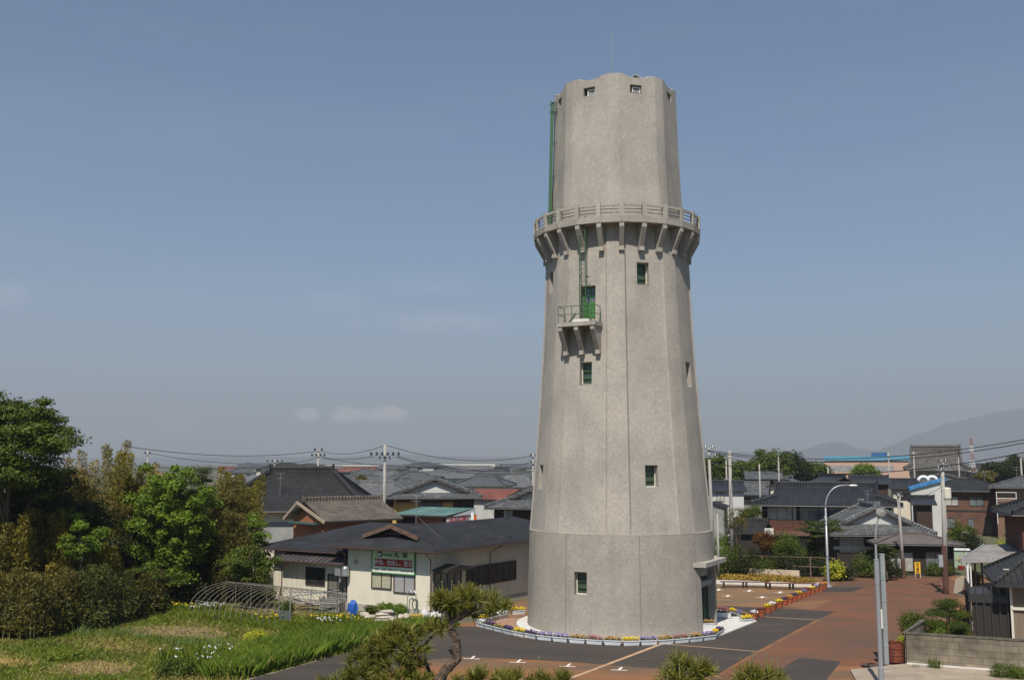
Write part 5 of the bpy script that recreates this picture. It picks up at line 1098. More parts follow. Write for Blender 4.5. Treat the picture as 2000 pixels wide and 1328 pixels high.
# yellow upright sign
p = G(1793,1128); r = thing('street_sign', 'narrow yellow upright sign with black writing in front of the hedge', 'sign', (p.x,p.y,0), R_(-12))
zb = P(1793,1126,p.y).z; zt = P(1793,1097,p.y).z
b = MB(); 
b.bb(-.22,.22,-.02,.02,.32,zt); b.build('panel', plain('sign_yellow', (.75,.42,.02), .5), r)
b = MB()
for x in (-.2,.2): b.bb(x-.02,x+.02,-.015,.015,0,.34)
b.bb(-.02,.02,.25,.29,0,.8); b.build('leg', CREAMP, r)
text_part('おいしい\nごはん', .2, Matrix.Translation((0,-.025,(zt+.32)/2)) @ Matrix(((1,0,0,0),(0,0,-1,0),(0,1,0,0),(0,0,0,1))) @ Matrix.Rotation(R_(-90),4,'Z') @ Matrix.Diagonal((1,.55,1,1)), INK, r, bold=.004) if False else None
M0 = Matrix(((1,0,0,0),(0,0,-1,0),(0,1,0,0),(0,0,0,1)))
hh = (zt-.40)/4
for i, ch in enumerate('お食事処'): text_part(ch, hh*1.0, Matrix.Translation((0,-.026,zt-.06-hh*(i+.5))) @ M0, plain('sign_ink', (.10,.045,.01)), r, name='letter', bold=.008)
# hoop tunnel frame in the field
hf = thing('hoop_frame', 'bare galvanised hoop frame of a garden tunnel standing in the grass', 'greenhouse frame', (0,0,0))
HP = mat('hoop_pipe', (.27,.25,.21), (.16,.13,.10), scale=3, metal=0, rough=.6)
L0, L1 = G(368,1205), G(535,1229); L0.z = L1.z = 0; dl = (L1-L0); nrm = Vector((-dl.y, dl.x, 0)).normalized(); nh = 17; WW = 5.4; HH = 1.85
def hoop(base, k):
    pts = [base, base+Vector((0,0,.35))]+[base+nrm*WW*(.5-.5*math.cos(t))+Vector((0,0,.35+(HH-.35)*math.sin(t)**.85)) for t in [math.pi*i/14 for i in range(1,14)]]+[base+nrm*WW+Vector((0,0,.35)), base+nrm*WW]
    b = MB(); b.tube(pts, .014, 5); b.build('hoop', HP, hf)
for k in range(nh): hoop(L0+dl*(k/(nh-1)), k)
b = MB(); 
for (f, z) in ((.5,HH),(.08,.95+.0),(.92,.95)): b.tube([L0+nrm*WW*f+Vector((0,0,z)), L1+nrm*WW*f+Vector((0,0,z))], .014, 4)
b.build('purlin', HP, hf)
for k in (2,5,8,11): 
    q = L0+dl*(k/(nh-1))+nrm*WW*.5; b = MB(); b.tube([q, q+Vector((0,0,HH))], .016, 4); b.build('prop', HP, hf)
# end screen and rack beside the tunnel
p = G(566,1222); r = thing('garden_screen', 'dark net screen on a pale post at the near end of the hoop frame', 'screen', (p.x,p.y,0), R_(-20))
b = MB(); b.bb(-.75,0,-.02,.02,.05,.85); b.build('net', mat('dark_net', (.05,.07,.06), (.09,.11,.10), scale=6), r); b = MB(); b.tube([(0,0,0),(0,0,1.9)], .035, 6); b.tube([(-.75,0,0),(-.75,0,1.6)], .02, 5); b.build('post', GALV, r)
p = G(612,1196); r = thing('pipe_rack', 'rough rack of grey pipes leaning before the diner annexe', 'rack', (p.x,p.y,0), R_(-20))
for x in (-1.7,-.2,1.6): b = MB(); b.tube([(x,0,0),(x,0,1.35)], .03, 5); b.build('post', GALV, r)
b = MB(); b.tube([(-2.0,0,.85),(1.8,0,1.45)], .03, 5); b.tube([(-1.7,0,1.2),(1.9,.1,1.25)], .03, 5); b.tube([(-1.7,0,.6),(1.6,0,.6)], .025, 5); b.tube([(-.2,0,1.3),(2.3,.2,1.2)], .02, 5); b.build('rail', GALV, r)
p = G(595,1190); r = thing('plank_pile', 'heap of weathered boards under the pipe rack', 'plank pile', (p.x,p.y,0), R_(-15)); rr = random.Random(2)
for i in range(5):
    b = MB(Matrix.Translation((rr.uniform(-.4,.5),rr.uniform(-.2,.2),.12+.11*i)) @ Matrix.Rotation(rr.uniform(-.5,.5),4,'Z') @ Matrix.Rotation(rr.uniform(-.25,.3),4,'Y')); b.bb(-.75,.75,-.16,.16,-.02,.02); b.build('board', WOOD if i%2 else mat('grey_board', (.22,.18,.14)), r)
p = G(650,1192); r = thing('wire_crate', 'grey wire mesh crate on the diner step', 'crate', (p.x,p.y,0), R_(-28)); b = MB()
for x in (-.75,.75):
    for y in (-.35,.35): b.bar((x,y,0),(x,y,.75),.04)
for z in (.03,.25,.5,.75):
    for y in (-.35,.35): b.bar((-.75,y,z),(.75,y,z),.03)
for i in range(7): x = -.75+.25*i; b.bar((x,-.35,0),(x,-.35,.75),.02)
b.build('mesh_side', GREY, r); b = MB(); b.bb(-.72,.72,-.32,.32,.02,.55); b.build('contents', mat('grey_stones', (.20,.18,.15), (.12,.10,.085), scale=5), r)
p = G(688,1203); r = thing('tarp_bundle', 'bright blue tarpaulin bundle standing in the grass', 'tarpaulin', (p.x,p.y,0)); rng = np.random.default_rng(3)
b = MB(); b.lathe([(.16,0),(.24,.15),(.28,.45),(.25,.75),(.14,.93),(.03,.97)], n=9)
b.v = [Vector((v.x*1.15+rng.uniform(-.05,.05), v.y*.7+rng.uniform(-.05,.05), v.z+rng.uniform(-.03,.03)+.12*v.x)) for v in b.v]; b.build('tarpaulin', plain('blue_tarp', (.02,.10,.42), .45), r)
p = G(682,1214); b = MB(); b.lathe([(.10,0),(.24,.08),(.26,.16),(.19,.25),(.04,.28)], n=12); o = b.build('blue_bucket', plain('light_blue_plastic', (.10,.36,.50), .4), None, smooth=True); o.location = p; tag(o, 'small sky-blue tub lying below the blue tarpaulin', 'bucket')
STN = mat('pale_rock', (.50,.45,.36), (.34,.31,.26), scale=3, bump=.03)
def rock(label, px, py, sx, sy, sz, z=0, seed=0, group='pale stones by the diner wall'):
    rr = random.Random(seed); p = G(px,py); b = MB(); b.lathe([(.3,0),(.95,.12),(1,.4),(.85,.75),(.45,.97),(.05,1)], n=9)
    b.v = [Vector(((v.x*(1+rr.uniform(-.15,.15)))*sx, v.y*(1+rr.uniform(-.15,.15))*sy, v.z*sz*(1+rr.uniform(-.1,.1)))) for v in b.v]; o = b.build('rock', STN, None, smooth=False); o.location = (p.x,p.y,z); o.rotation_euler = (0,0,rr.uniform(0,3)); tag(o, label, 'rock', group)
rock('wide bottom stone of the flat stone pile', 752,1214,.75,.45,.22,0,1); rock('middle slab of the flat stone pile', 755,1213,.68,.4,.18,.21,2); rock('third slab of the flat stone pile', 751,1213,.55,.36,.16,.38,3); rock('small top slab of the flat stone pile', 757,1213,.42,.3,.14,.53,4)
rock('low stone left of the flat stone pile', 722,1207,.42,.3,.2,0,5); rock('small stone at the left end of the stones', 712,1202,.35,.25,.22,0,6); rock('rounded grey stone right of the stone pile', 768,1215,.32,.28,.3,0,7); rock('stone beside the yellow crate', 793,1206,.4,.28,.25,0,8); rock('pointed stone at the foot of the diner corner pipe', 783,1208,.3,.22,.28,0,9)
p = G(813,1212); r = thing('yellow_crate', 'worn yellow plastic crate by the diner corner', 'crate', (p.x,p.y,0), .2); YP = mat('yellow_plastic', (.50,.36,.08), (.38,.26,.06)); b = MB()
for q in ((-.35,.35,-.25,-.22),(-.35,.35,.22,.25),(-.35,-.32,-.22,.22),(.32,.35,-.22,.22)): b.bb(*q, 0, .38)
b.bb(-.32,.32,-.22,.22,.0,.03); b.build('box', YP, r); b = MB(); b.bb(-.38,.38,-.28,-.25,.33,.40); b.build('rim', YP, r)
for i, (x, y, w, h_, lab) in enumerate([(829,1207,.3,.62,'white plastic sack slumped behind the yellow crate'),(846,1212,.33,.6,'cream sack beneath the pine foliage'),(856,1210,.28,.5,'second pale sack right beside the cream one')]):
    p = G(x,y); b = MB(); b.lathe([(.7*w,0),(w,.12),(w*.95,.3),(w*.55,.52),(w*.2,.6),(w*.28,.66)], n=10); rr = random.Random(i); b.v = [Vector((v.x*(1+rr.uniform(-.15,.15)), v.y*.8, v.z*h_/.62)) for v in b.v]; o = b.build('sack', mat('sack_white', (.56,.54,.52), (.46,.44,.42), scale=4), None, smooth=True); o.location = p; tag(o, lab, 'sack', 'sacks by the diner corner')
p = loc(-1.15,-.35); r = thing('hose_reel', 'looped hose and bent pipe stand against the diner corner', 'hose stand', p, -RY); b = MB(); b.tube([(-.3,0,0),(-.3,0,1.4),(-.1,0,1.55),(.1,0,1.4)], .03, 6); b.tube([(.35,0,0),(.35,0,1.4),(.2,0,1.55),(.05,0,1.4)], .03, 6); b.build('pipe', GALV, r)
b = MB(); b.tube([(.3+.18*math.cos(t),-.06,.75+.3*math.sin(t)) for t in [math.pi*i/6 for i in range(13)]], .03, 6); b.build('hose', DK, r)
b = MB(); b.tube([(-.9,0,.25),(.9,0,.32)], .05, 6); o = b.build('log', BARK); o.location = G(738,1199)+Vector((0,0,.15)); tag(o, 'weathered pole lying behind the flat stone pile', 'log')
# small garden things on the right
p = G(1852,1172)
for (x, y, lab) in ((1826,1101,'white garden drum left of the street-side pole'),(1817,1100,'cream garden box in the hedge gap')):
    q = P(x,y,88); r = thing('storage_box', lab, 'box', (q.x,88,0)); b = MB(); b.bb(-.35,.35,-.3,.3,0,q.z); b.build('box', CREAMP, r); b = MB(); b.bb(-.38,.38,-.33,.33,q.z,q.z+.06); b.build('lid', CREAMP, r)
q = G(1865,1106); r = thing('shed', 'pale green garden shed with flat lid roof behind the carport', 'shed', (q.x,q.y,0), R_(-20)); b = MB(); b.bb(-1.2,1.2,-.7,.7,0,1.5); b.build('wall', mat('pale_green_sheet', (.36,.42,.33), (.26,.32,.24)), r); b = MB(); b.bb(-1.3,1.3,-.8,.8,1.5,1.58); b.build('roof', WHITE, r)
for i in range(5): b = MB(); b.bb(-1.0+.5*i-.02,-1.0+.5*i+.02,-.73,-.70,.1,1.4); b.build('door_batten', GREY, r) if i in (1,3) else None
q = G(1873,1111); r = thing('flower_pot', 'red pot of an orange-red flowering plant beside the green shed', 'flower pot', (q.x,q.y-.5,.3)); b = MB(); b.lathe([(.2,-.3),(.3,.0),(.3,.05),(.25,.05)], n=12); b.build('pot', plain('red_plastic', (.35,.03,.03)), r); flowers(r, .3, .3, .3, 'orange', 60, .5, 3)
q = G(1870,1150); b = MB(); b.prism([tuple(G(*p)[:2]) for p in [(1862,1158),(1866,1132),(1880,1124),(1886,1128),(1880,1150),(1876,1163)]], 0, .04); o = b.build('kerb', TAN); o['kind'] = 'structure'
q = G(1905,1200); sheet('driveway', GP([(1868,1240),(1886,1186),(1930,1186),(1990,1240)]), .02, M_PATH)
# far town: rows of small roofs out on the plain
rng2 = random.Random(11); protos = []
for k in range(8):
    w = rng2.uniform(8,13); d = rng2.uniform(7,9); ez = rng2.uniform(3.2,5.8); rz = ez+rng2.uniform(1.3,2.1)
    h_ = house('house', 'x', 0, 0, 0, w, d, ez, rz, ['hip','gable','gable','irimoya'][k%4], [WHITEW,CREAM,TAN,GREYW][(k*3)%4], [T_GREY,T_GREYL,T_BLUE,T_GREY,T_DARK,T_GREYL,T_RED,T_GREY][k], .6, [('f',-w*.25,ez-1.1,1.5,1.1),('f',w*.2,ez-1.1,1.5,1.1)], ridge=(k%2==0), gutter=False)
    protos.append(h_)
cnt = 0; SIDE = ['left of big pole','beside the big pole','right of tower','beyond the temple']
rows = [(205,4),(240,5),(285,6),(340,7),(410,8),(500,9),(620,10),(760,11),(950,12),(1200,14)]
for ri, (Y, n) in enumerate(rows):
    tot = int(n*3.0)
    for j in range(tot):
        px = -40+2080*(j+.5+rng2.uniform(-.4,.4))/tot
        if Y < 420 and px > 1590 and px < 1900: continue
        if px < 440: continue
        if 1055 < px < 1370: continue
        src = protos[cnt % 8]
        o = copy_tree(src) if cnt >= 8 else src
        sc_ = 1.0 if Y < 600 else 1.5
        o.location = (HX(px,Y), Y+rng2.uniform(-14,14), 0); o.rotation_euler = (0,0,FY(px)+R_(rng2.uniform(-25,25))); 
        if sc_ != 1: o.scale = (sc_*1.5, sc_, sc_*.9)
        s_ = SIDE[0] if px < 750 else SIDE[1] if px < 1200 else SIDE[2] if px < 1600 else SIDE[3]
        tag(o, f'distant house, {ORD[ri]} far row, {ORD[j] if j < 28 else ORD[j-28]+" again"} from the left, {s_}', 'house', f'far houses, row {ri+1}'); cnt += 1
for i, (px, Y, w, h_, lab) in enumerate([(690,900,45,9,'long pale factory block on the left horizon'),(830,1000,50,8,'low white hall on the horizon mid-left'),(905,820,50,10,'flat white store roof beyond the left roofs'),(1000,1100,45,9,'white factory beside the tower left edge'),(1555,900,40,10,'pale block behind the tall green trees'),(1940,700,40,9,'white hall right of the radio mast'),(1925,1000,55,9,'long pale hall on the right horizon')]):
    r = thing('factory', lab, 'factory', (HX(px,Y),Y,0), FY(px), 'pale blocks on the horizon'); b = MB(); b.bb(-w/2,w/2,-12,12,0,h_); b.build('wall', GREYW if i%2 else WHITEW, r); b = MB(); b.bb(-w/2-.5,w/2+.5,-12.5,12.5,h_,h_+.8); b.build('roof', GREY, r)
    b = MB(); b.bb(-w*.45,w*.45,-12.1,-12,h_*.55,h_*.75); b.build('window_band', GLASSG, r)
# ============================================================ VEGETATION
def lay(px, Y): return HX(px, Y), Y
def cz(py, Y): return Hz(py, Y)
# --- left thicket
def broad(name, label, px, Y, pyt, pyb, rpx, m, n, per, leaf, cr, seed, flat=.55, cat='tree', tr=.2, group=None, aspect=.55, hollow=.45, ry=None, droop=0):
    zt, zb = cz(pyt,Y), max(.4, cz(pyb,Y)); rx = rpx/2000*Y; rng = np.random.default_rng(seed)
    cl = crown_clumps(rng, n, (0,0,(zt+zb)/2), (rx*.86, (ry or rx)*.8, (zt-zb)/2*.88), cr, flat, hollow)
    x, y = lay(px,Y); return make_tree(name, label, cat, x, y, cl, per, leaf, m, group, True, zt*.85, tr, aspect, seed, .45, droop)
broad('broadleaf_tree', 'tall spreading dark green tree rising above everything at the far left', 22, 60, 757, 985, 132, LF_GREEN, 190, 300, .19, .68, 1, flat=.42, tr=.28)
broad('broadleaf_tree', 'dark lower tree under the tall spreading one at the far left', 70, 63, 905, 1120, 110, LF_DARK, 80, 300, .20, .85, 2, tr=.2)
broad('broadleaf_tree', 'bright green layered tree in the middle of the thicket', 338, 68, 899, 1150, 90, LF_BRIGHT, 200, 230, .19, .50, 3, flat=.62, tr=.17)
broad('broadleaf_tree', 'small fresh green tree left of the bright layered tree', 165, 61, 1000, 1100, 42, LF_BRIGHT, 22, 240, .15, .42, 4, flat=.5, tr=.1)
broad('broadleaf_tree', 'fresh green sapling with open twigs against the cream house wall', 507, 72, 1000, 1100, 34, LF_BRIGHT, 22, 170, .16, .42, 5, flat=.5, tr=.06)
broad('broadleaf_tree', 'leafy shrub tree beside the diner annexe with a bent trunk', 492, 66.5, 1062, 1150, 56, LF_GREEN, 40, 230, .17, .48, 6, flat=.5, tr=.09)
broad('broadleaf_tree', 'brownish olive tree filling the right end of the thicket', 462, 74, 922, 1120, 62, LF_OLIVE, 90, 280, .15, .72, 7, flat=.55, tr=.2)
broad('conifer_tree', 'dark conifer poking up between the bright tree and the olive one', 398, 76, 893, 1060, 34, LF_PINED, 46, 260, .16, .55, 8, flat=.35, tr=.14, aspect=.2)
broad('broadleaf_tree', 'dark shaded tree at the heart of the thicket', 250, 72, 935, 1160, 100, LF_DARK, 100, 260, .2, .95, 9, tr=.2)  # this and the next two: dark backing added so no light passes through
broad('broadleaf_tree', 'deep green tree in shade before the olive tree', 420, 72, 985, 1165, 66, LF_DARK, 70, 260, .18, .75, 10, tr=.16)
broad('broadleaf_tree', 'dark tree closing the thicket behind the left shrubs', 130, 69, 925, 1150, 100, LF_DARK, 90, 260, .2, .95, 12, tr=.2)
broad('broadleaf_tree', 'leafy green maple branch mass low in front of the bright layered tree', 300, 65.5, 1098, 1160, 60, LF_GREEN, 34, 220, .16, .45, 13, flat=.35, tr=.1)
def bamboo(label, px, Y, pyt, n, spread, m, seed, leaf=.27, per=900):
    x, y = lay(px,Y); H = cz(pyt,Y); r = thing('bamboo', label, 'bamboo', (x,y,0), 0, 'bamboo plumes in the thicket'); rr = random.Random(seed); rng = np.random.default_rng(seed); b = MB(); Cs = []; Ds = []
    for i in range(n):
        h = H*(1-.28*rr.random() if i else 1); bx, by = rr.uniform(-spread,spread)*.6, rr.uniform(-1,1); lx, ly = rr.uniform(-.12,.12)*h, rr.uniform(-.12,.08)*h
        pts = [Vector((bx+lx*(t**2.2), by+ly*(t**2.2), h*(t-.06*max(0,t-.7)))) for t in [k/9 for k in range(10)]]
        b.tube(pts, [.035*(1-.85*k/9) for k in range(10)], 5)
        t = .26+.74*rng.random(per)**.85; idx = t*9; i0 = np.minimum(idx.astype(int), 8); f = idx-i0; A = np.array([tuple(p) for p in pts]); c = A[i0]*(1-f)[:,None]+A[i0+1]*f[:,None]
        rad = (.30+1.15*(1-t))*rng.random(per)**.6; a = rng.random(per)*6.283
        c[:,0] += np.cos(a)*rad; c[:,1] += np.sin(a)*rad; c[:,2] -= rad*.35; Cs.append(c)
    C = np.concatenate(Cs); N_ = rng.normal(size=C.shape)+np.array([0,0,.5]); V = leafquads(rng, C, N_, leaf*(.6+.8*rng.random(len(C))), .06, droop=.6)
    quads_object('foliage', V, m, r); b.build('culm', CULM, r)
for i, (lab, px, Y, pt, n, sp, m) in enumerate([
    ('feathery reddish-brown plume just right of the tall spreading tree', 105, 66, 905, 12, 2.2, LF_BROWN), ('pale straw plume at the left of the wires', 160, 69, 872, 9, 1.2, LF_BROWN), ('highest golden plume crossing the left pole', 226, 70, 853, 9, 1.1, LF_BAMB),
    ('golden bamboo clump right of the left pole', 268, 70, 878, 10, 1.3, LF_BAMB), ('brown bamboo behind the bright layered tree', 305, 73, 898, 10, 1.6, LF_BROWN), ('golden bamboo rising behind the olive tree', 446, 78, 905, 10, 1.7, LF_BAMB), ('bamboo tips against the huge dark roof', 488, 79, 920, 8, 1.2, LF_BAMB),
    ('big golden bamboo clump in front at far left', 50, 60.5, 985, 14, 2.0, LF_BAMB), ('arching golden bamboo in front of the dark trees', 108, 61.5, 968, 12, 1.5, LF_BAMB), ('leaning yellow bamboo before the shaded heart', 205, 64, 1020, 12, 1.6, LF_BAMB), ('olive bamboo clump between the plumes and the shade', 190, 67, 930, 13, 2.2, LF_OLIVE),
    ('olive brown bamboo near the left edge, low', 10, 59, 1040, 10, 1.5, LF_OLIVE), ('low golden bamboo in the centre front', 150, 61, 1085, 9, 1.3, LF_BAMB), ('brown bamboo beside the heart of the thicket', 262, 69, 950, 12, 2.0, LF_BROWN), ('olive bamboo right of the shaded tree', 470, 70, 985, 11, 1.7, LF_OLIVE)]):
    bamboo(lab, px, Y, pt, n, sp, m, 300+i)
for i, (lab, px, Y, pt, n, sp, m) in enumerate([('low olive bamboo spilling to the ground at the left edge', 15, 55.8, 1100, 12, 1.6, LF_OLIVE), ('low feathery bamboo in front, right of the left edge', 70, 55.6, 1112, 11, 1.5, LF_OLIVE),
    ('low dark olive bamboo before the shrubs', 125, 57.2, 1105, 11, 1.5, LF_OLIVE), ('low yellowish bamboo beside the field edge', 190, 59, 1098, 11, 1.4, LF_SASA), ('low green bamboo where the field meets the shade', 245, 61.5, 1108, 10, 1.3, LF_SASA), ('low olive bamboo under the layered tree', 300, 64.5, 1110, 9, 1.3, LF_OLIVE)]):
    bamboo(lab, px, Y, pt, n, sp, m, 360+i, leaf=.24, per=520)
k = 0
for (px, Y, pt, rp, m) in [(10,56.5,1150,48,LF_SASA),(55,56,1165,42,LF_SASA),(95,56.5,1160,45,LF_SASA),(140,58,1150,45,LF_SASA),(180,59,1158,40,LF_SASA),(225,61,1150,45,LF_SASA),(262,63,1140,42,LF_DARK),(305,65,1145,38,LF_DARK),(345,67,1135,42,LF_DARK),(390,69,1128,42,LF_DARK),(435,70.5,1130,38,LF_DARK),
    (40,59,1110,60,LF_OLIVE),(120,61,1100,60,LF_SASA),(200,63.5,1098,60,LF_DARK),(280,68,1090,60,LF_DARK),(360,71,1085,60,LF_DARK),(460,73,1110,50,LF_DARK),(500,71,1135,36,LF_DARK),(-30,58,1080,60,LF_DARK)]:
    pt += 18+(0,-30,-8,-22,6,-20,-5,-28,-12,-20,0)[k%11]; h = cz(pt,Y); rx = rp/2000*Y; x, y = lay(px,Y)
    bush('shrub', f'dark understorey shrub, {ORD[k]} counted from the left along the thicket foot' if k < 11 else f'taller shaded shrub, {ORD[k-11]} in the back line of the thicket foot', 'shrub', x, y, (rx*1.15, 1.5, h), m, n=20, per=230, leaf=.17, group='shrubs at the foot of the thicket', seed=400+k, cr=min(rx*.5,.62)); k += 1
# --- field cover
rng = np.random.default_rng(21)
fpoly = [tuple(G(*p)[:2]) for p in [(-60,1345),(480,1328),(645,1284),(760,1253),(846,1228),(700,1205),(560,1196),(420,1180),(300,1196),(180,1225),(60,1252),(-60,1250)]]
soils = [[(p[0],p[1]) for p in s_] for s_ in (soil1,soil2,soil3,soil4,soil5)]
pts = scatter(rng, fpoly, 52000); keep = np.ones(len(pts), bool)
for s_ in soils: keep &= ~(in_poly(pts[:,0], pts[:,1], s_) & (rng.random(len(pts)) < .72))
pts = pts[keep]
nzv = np.sin(pts[:,0]*.9+1.3*np.sin(pts[:,1]*.6))+np.sin(pts[:,1]*1.1+pts[:,0]*.35)+rng.normal(size=len(pts))*.7
midx = (nzv > .5).astype(int)
o = quads_object('field_grass', blades(rng, pts, .17, .035, .5), [LF_GRASS, LF_DRY], None, midx); tag(o, 'short mixed green and straw-coloured grass over the garden field', 'grass', kind='stuff')
tall = [tuple(G(*p)[:2]) for p in [(395,1327),(478,1327),(640,1283),(760,1252),(850,1230),(842,1227),(760,1239),(690,1244),(620,1253),(560,1262),(500,1277),(450,1300)]]
pts = scatter(rng, tall, 20000)
V = blades(rng, pts, .68, .028, .30); o = quads_object('tall_grass', V, [leafmat('reed_green', (.065,.125,.020), (.17,.25,.055), scale=.5), LF_DRY], None, (rng.random(len(pts)) < .06).astype(int)); tag(o, 'band of tall fresh green iris-like grass along the asphalt edge', 'grass', kind='stuff')
lush = [tuple(G(*p)[:2]) for p in [(330,1207),(420,1212),(540,1236),(620,1246),(760,1236),(840,1226),(840,1219),(760,1224),(690,1222),(640,1212),(560,1216),(440,1202),(340,1196)]]
pts = scatter(rng, lush, 14000); o = quads_object('lush_grass', blades(rng, pts, .34, .035, .4), LF_GRASS, None); tag(o, 'lush green grass under and in front of the hoop frame', 'grass', kind='stuff')
def clump(label, name, cat, px, py, rx, ry, n, h, w, m, group=None, seed=0, bloom=None, lean=.25, nb=0):
    rng = np.random.default_rng(seed); p = G(px,py); r = thing(name, label, cat, (p.x,p.y,0), 0, group); q = rng.normal(size=(n,3))*np.array([rx,ry,0])*.5
    quads_object('foliage', blades(rng, q, h, w, lean), m, r)
    if bloom: C = rng.normal(size=(nb,3))*np.array([rx,ry,0])*.5; C[:,2] = h*(.85+.3*rng.random(nb)); quads_object('blossom', leafquads(rng, np.repeat(C,3,0)+rng.normal(size=(nb*3,3))*.03, rng.normal(size=(nb*3,3))+np.array([0,-.6,.5]), .10, .08), bloom, r)
    return r
LEEK = leafmat('leek_blue_green', (.11,.17,.10), (.20,.27,.17))
for i, (x, y, a) in enumerate([(193,1243,.9),(232,1240,.5),(252,1240,.4),(160,1238,.5),(275,1248,.5),(340,1259,.8),(368,1259,.8),(398,1260,.9),(425,1262,.8),(452,1262,.7)]):
    clump(f'blue-green leek tuft, {ORD[i]} of the tufts across the field', 'leek_tuft', 'plant', x, y, a, .5, 70, .40, .025, LEEK, 'leek tufts in the field', 500+i, lean=.12)
for i, (x, y, c, lab) in enumerate([(360,1198,'yellow','yellow flower clump at the left end of the hoop frame'),(405,1197,'white','white iris clump inside the left of the hoop frame'),(390,1199,'white','second white iris clump close beside the first'),(420,1196,'white','third white iris clump, rightmost of the three'),(343,1196,'yellow','yellow flower clump just outside the hoop frame'),(545,1218,'yellow','yellow flowers at the near end of the hoop frame'),(520,1222,'yellow','yellow flowers inside the near end of the hoop frame'),(632,1222,'yellow','yellow daisies in the grass below the plank pile'),(652,1219,'yellow','yellow daisies in front of the wire crate'),(672,1222,'yellow','yellow daisies left of the blue tub'),(640,1227,'white','pale daisies nearest the tall grass'),
    (345,1300,'white','white iris with long stalks left of the corner bush'),(410,1305,'white','white iris group right of the corner bush'),(395,1318,'white','white iris low by the picture bottom'),(425,1296,'white','single tall white iris nearest the tall grass')]):
    clump(lab, 'flowering_plant', 'flower', x, y, .9, .5, 120, .55 if i < 11 else .8, .03, LF_GRASS, None, 520+i, FM_[c], .25, 13 if i < 11 else 7)
for (x, y, rp, h, m, lab, s_) in [(350,1322,48,.95,LF_GREEN,'round bush with pale blossoms at the bottom of the field',1),(505,1247,20,.45,LF_YEL,'yellow-green potato-like plant in the middle of the field',2),(488,1250,15,.4,LF_YEL,'second yellow-green plant to its left',3),(755,1200,22,.8,LF_BRIGHT,'bright bush against the diner wall behind the stone pile',4),(782,1203,12,.75,LF_BRIGHT,'narrow bright bush right of the first along the wall',5),(724,1198,12,.5,LF_GREEN,'small bush at the left of the diner plinth',6),(558,1205,16,1.0,LF_GREEN,'green bush at the near end of the hoop frame',7),(520,1172,26,1.1,LF_GREEN,'bush between hoop frame and annexe',8),(880,1224,30,.35,LF_GRASS,'low weeds at the end of the asphalt beneath the pine',9),(130,1290,40,.4,LF_GRASS,'mixed green weeds in the lower left field',12),(640,1182,14,.7,LF_DARK,'dark rose bush by the pipe rack',13)]:
    p = G(x,y); bush('bush', lab, 'bush', p.x, p.y, (rp/2000*p.y*1.1, max(.3,rp/2500*p.y), h), m, n=16, per=170, leaf=.10, seed=600+s_, cr=h*.35)
# --- right side gardens
def gb(lab, px, Y, pt, rp, m, seed, n=18, per=220, leaf=.13, tree=False, pb=None, flat=.7, cr=None, cat='bush', ry=1.0):
    h = cz(pt,Y); rx = rp/2000*Y; x, y = lay(px,Y)
    if tree: return broad('garden_tree', lab, px, Y, pt, pb, rp, m, n, per, leaf, cr or rx*.42, seed, flat=flat, tr=.10, cat='tree')
    return bush('garden_bush', lab, cat, x, y, (rx*1.15, ry, max(h,.4)), m, n=n, per=per, leaf=leaf, seed=seed, cr=cr or min(rx*.6,h*.45,.7))
gb('low green hedge mass nearest the tower canopy', 1402, 84, 1075, 26, LF_GREEN, 700); gb('hedge bush behind the pipe fence, next to the canopy', 1440, 84, 1078, 28, LF_DARK, 701); gb('dark hedge bush in the middle of the pipe fence', 1480, 85, 1080, 30, LF_GREEN, 702)
gb('hedge bush behind the second half of the pipe fence', 1520, 85, 1078, 28, LF_DARK, 703); gb('dark hedge bush near the right end of the pipe fence', 1562, 86, 1080, 28, LF_DARK, 704); gb('rounded dark bush left of the far street lamp', 1594, 86, 1085, 18, LF_DARK, 705)
gb('yellow-green shrub right at the far street lamp', 1618, 82.5, 1093, 20, LF_YEL, 706, leaf=.2, n=14, per=110); gb('low dark round bush right of the far street lamp', 1642, 83, 1106, 16, LF_DARK, 707)
gb('green hedge under the ornate gable', 1682, 85, 1078, 26, LF_GREEN, 708); gb('lush hedge right of it towards the leaning pole', 1722, 85, 1085, 26, LF_DARK, 709); gb('hedge just right of the leaning pole', 1778, 88, 1096, 14, LF_DARK, 710); gb('bright green hedge right of the yellow sign', 1824, 86.2, 1100, 26, LF_GREEN, 711, n=22)
gb('low hedge joining the yellow sign and leaning pole', 1745, 87, 1108, 20, LF_GREEN, 712)
gb('round green garden tree before the wooden house', 1536, 88, 1042, 34, LF_GREEN, 713, tree=True, pb=1100, n=40, leaf=.13); gb('reddish maple at the left corner of the wooden house', 1488, 89, 1036, 26, LF_RED, 714, tree=True, pb=1075, n=26, leaf=.12); gb('dark garden tree between maple and round tree', 1582, 89, 1050, 26, LF_DARK, 715, tree=True, pb=1110, n=26, leaf=.13)
gb('garden pine with flat pads before the long dark roof', 1600, 88.5, 1012, 42, LF_PINED, 716, tree=True, pb=1060, n=22, per=330, leaf=.14, flat=.22, cr=.62); gb('small garden pine over the brown sheet roof', 1722, 82, 1062, 22, LF_PINED, 717, tree=True, pb=1092, n=14, leaf=.13, flat=.3)
gb('bare-trunked tree with reddish twigs right of the tower', 1434, 88, 985, 22, LF_OLIVE, 718, tree=True, pb=1040, n=16, per=120, leaf=.12); gb('green tree between white house and wooden house', 1466, 100, 985, 24, LF_GREEN, 719, tree=True, pb=1025, n=22, leaf=.14)
gb('light green bushes by the white house', 1412, 98, 1030, 22, LF_BRIGHT, 720); gb('shrubs below the bare-trunked tree', 1440, 86, 1050, 22, LF_GREEN, 721); gb('green bush at the base of the small corner roof', 1470, 86, 1062, 18, LF_DARK, 722)
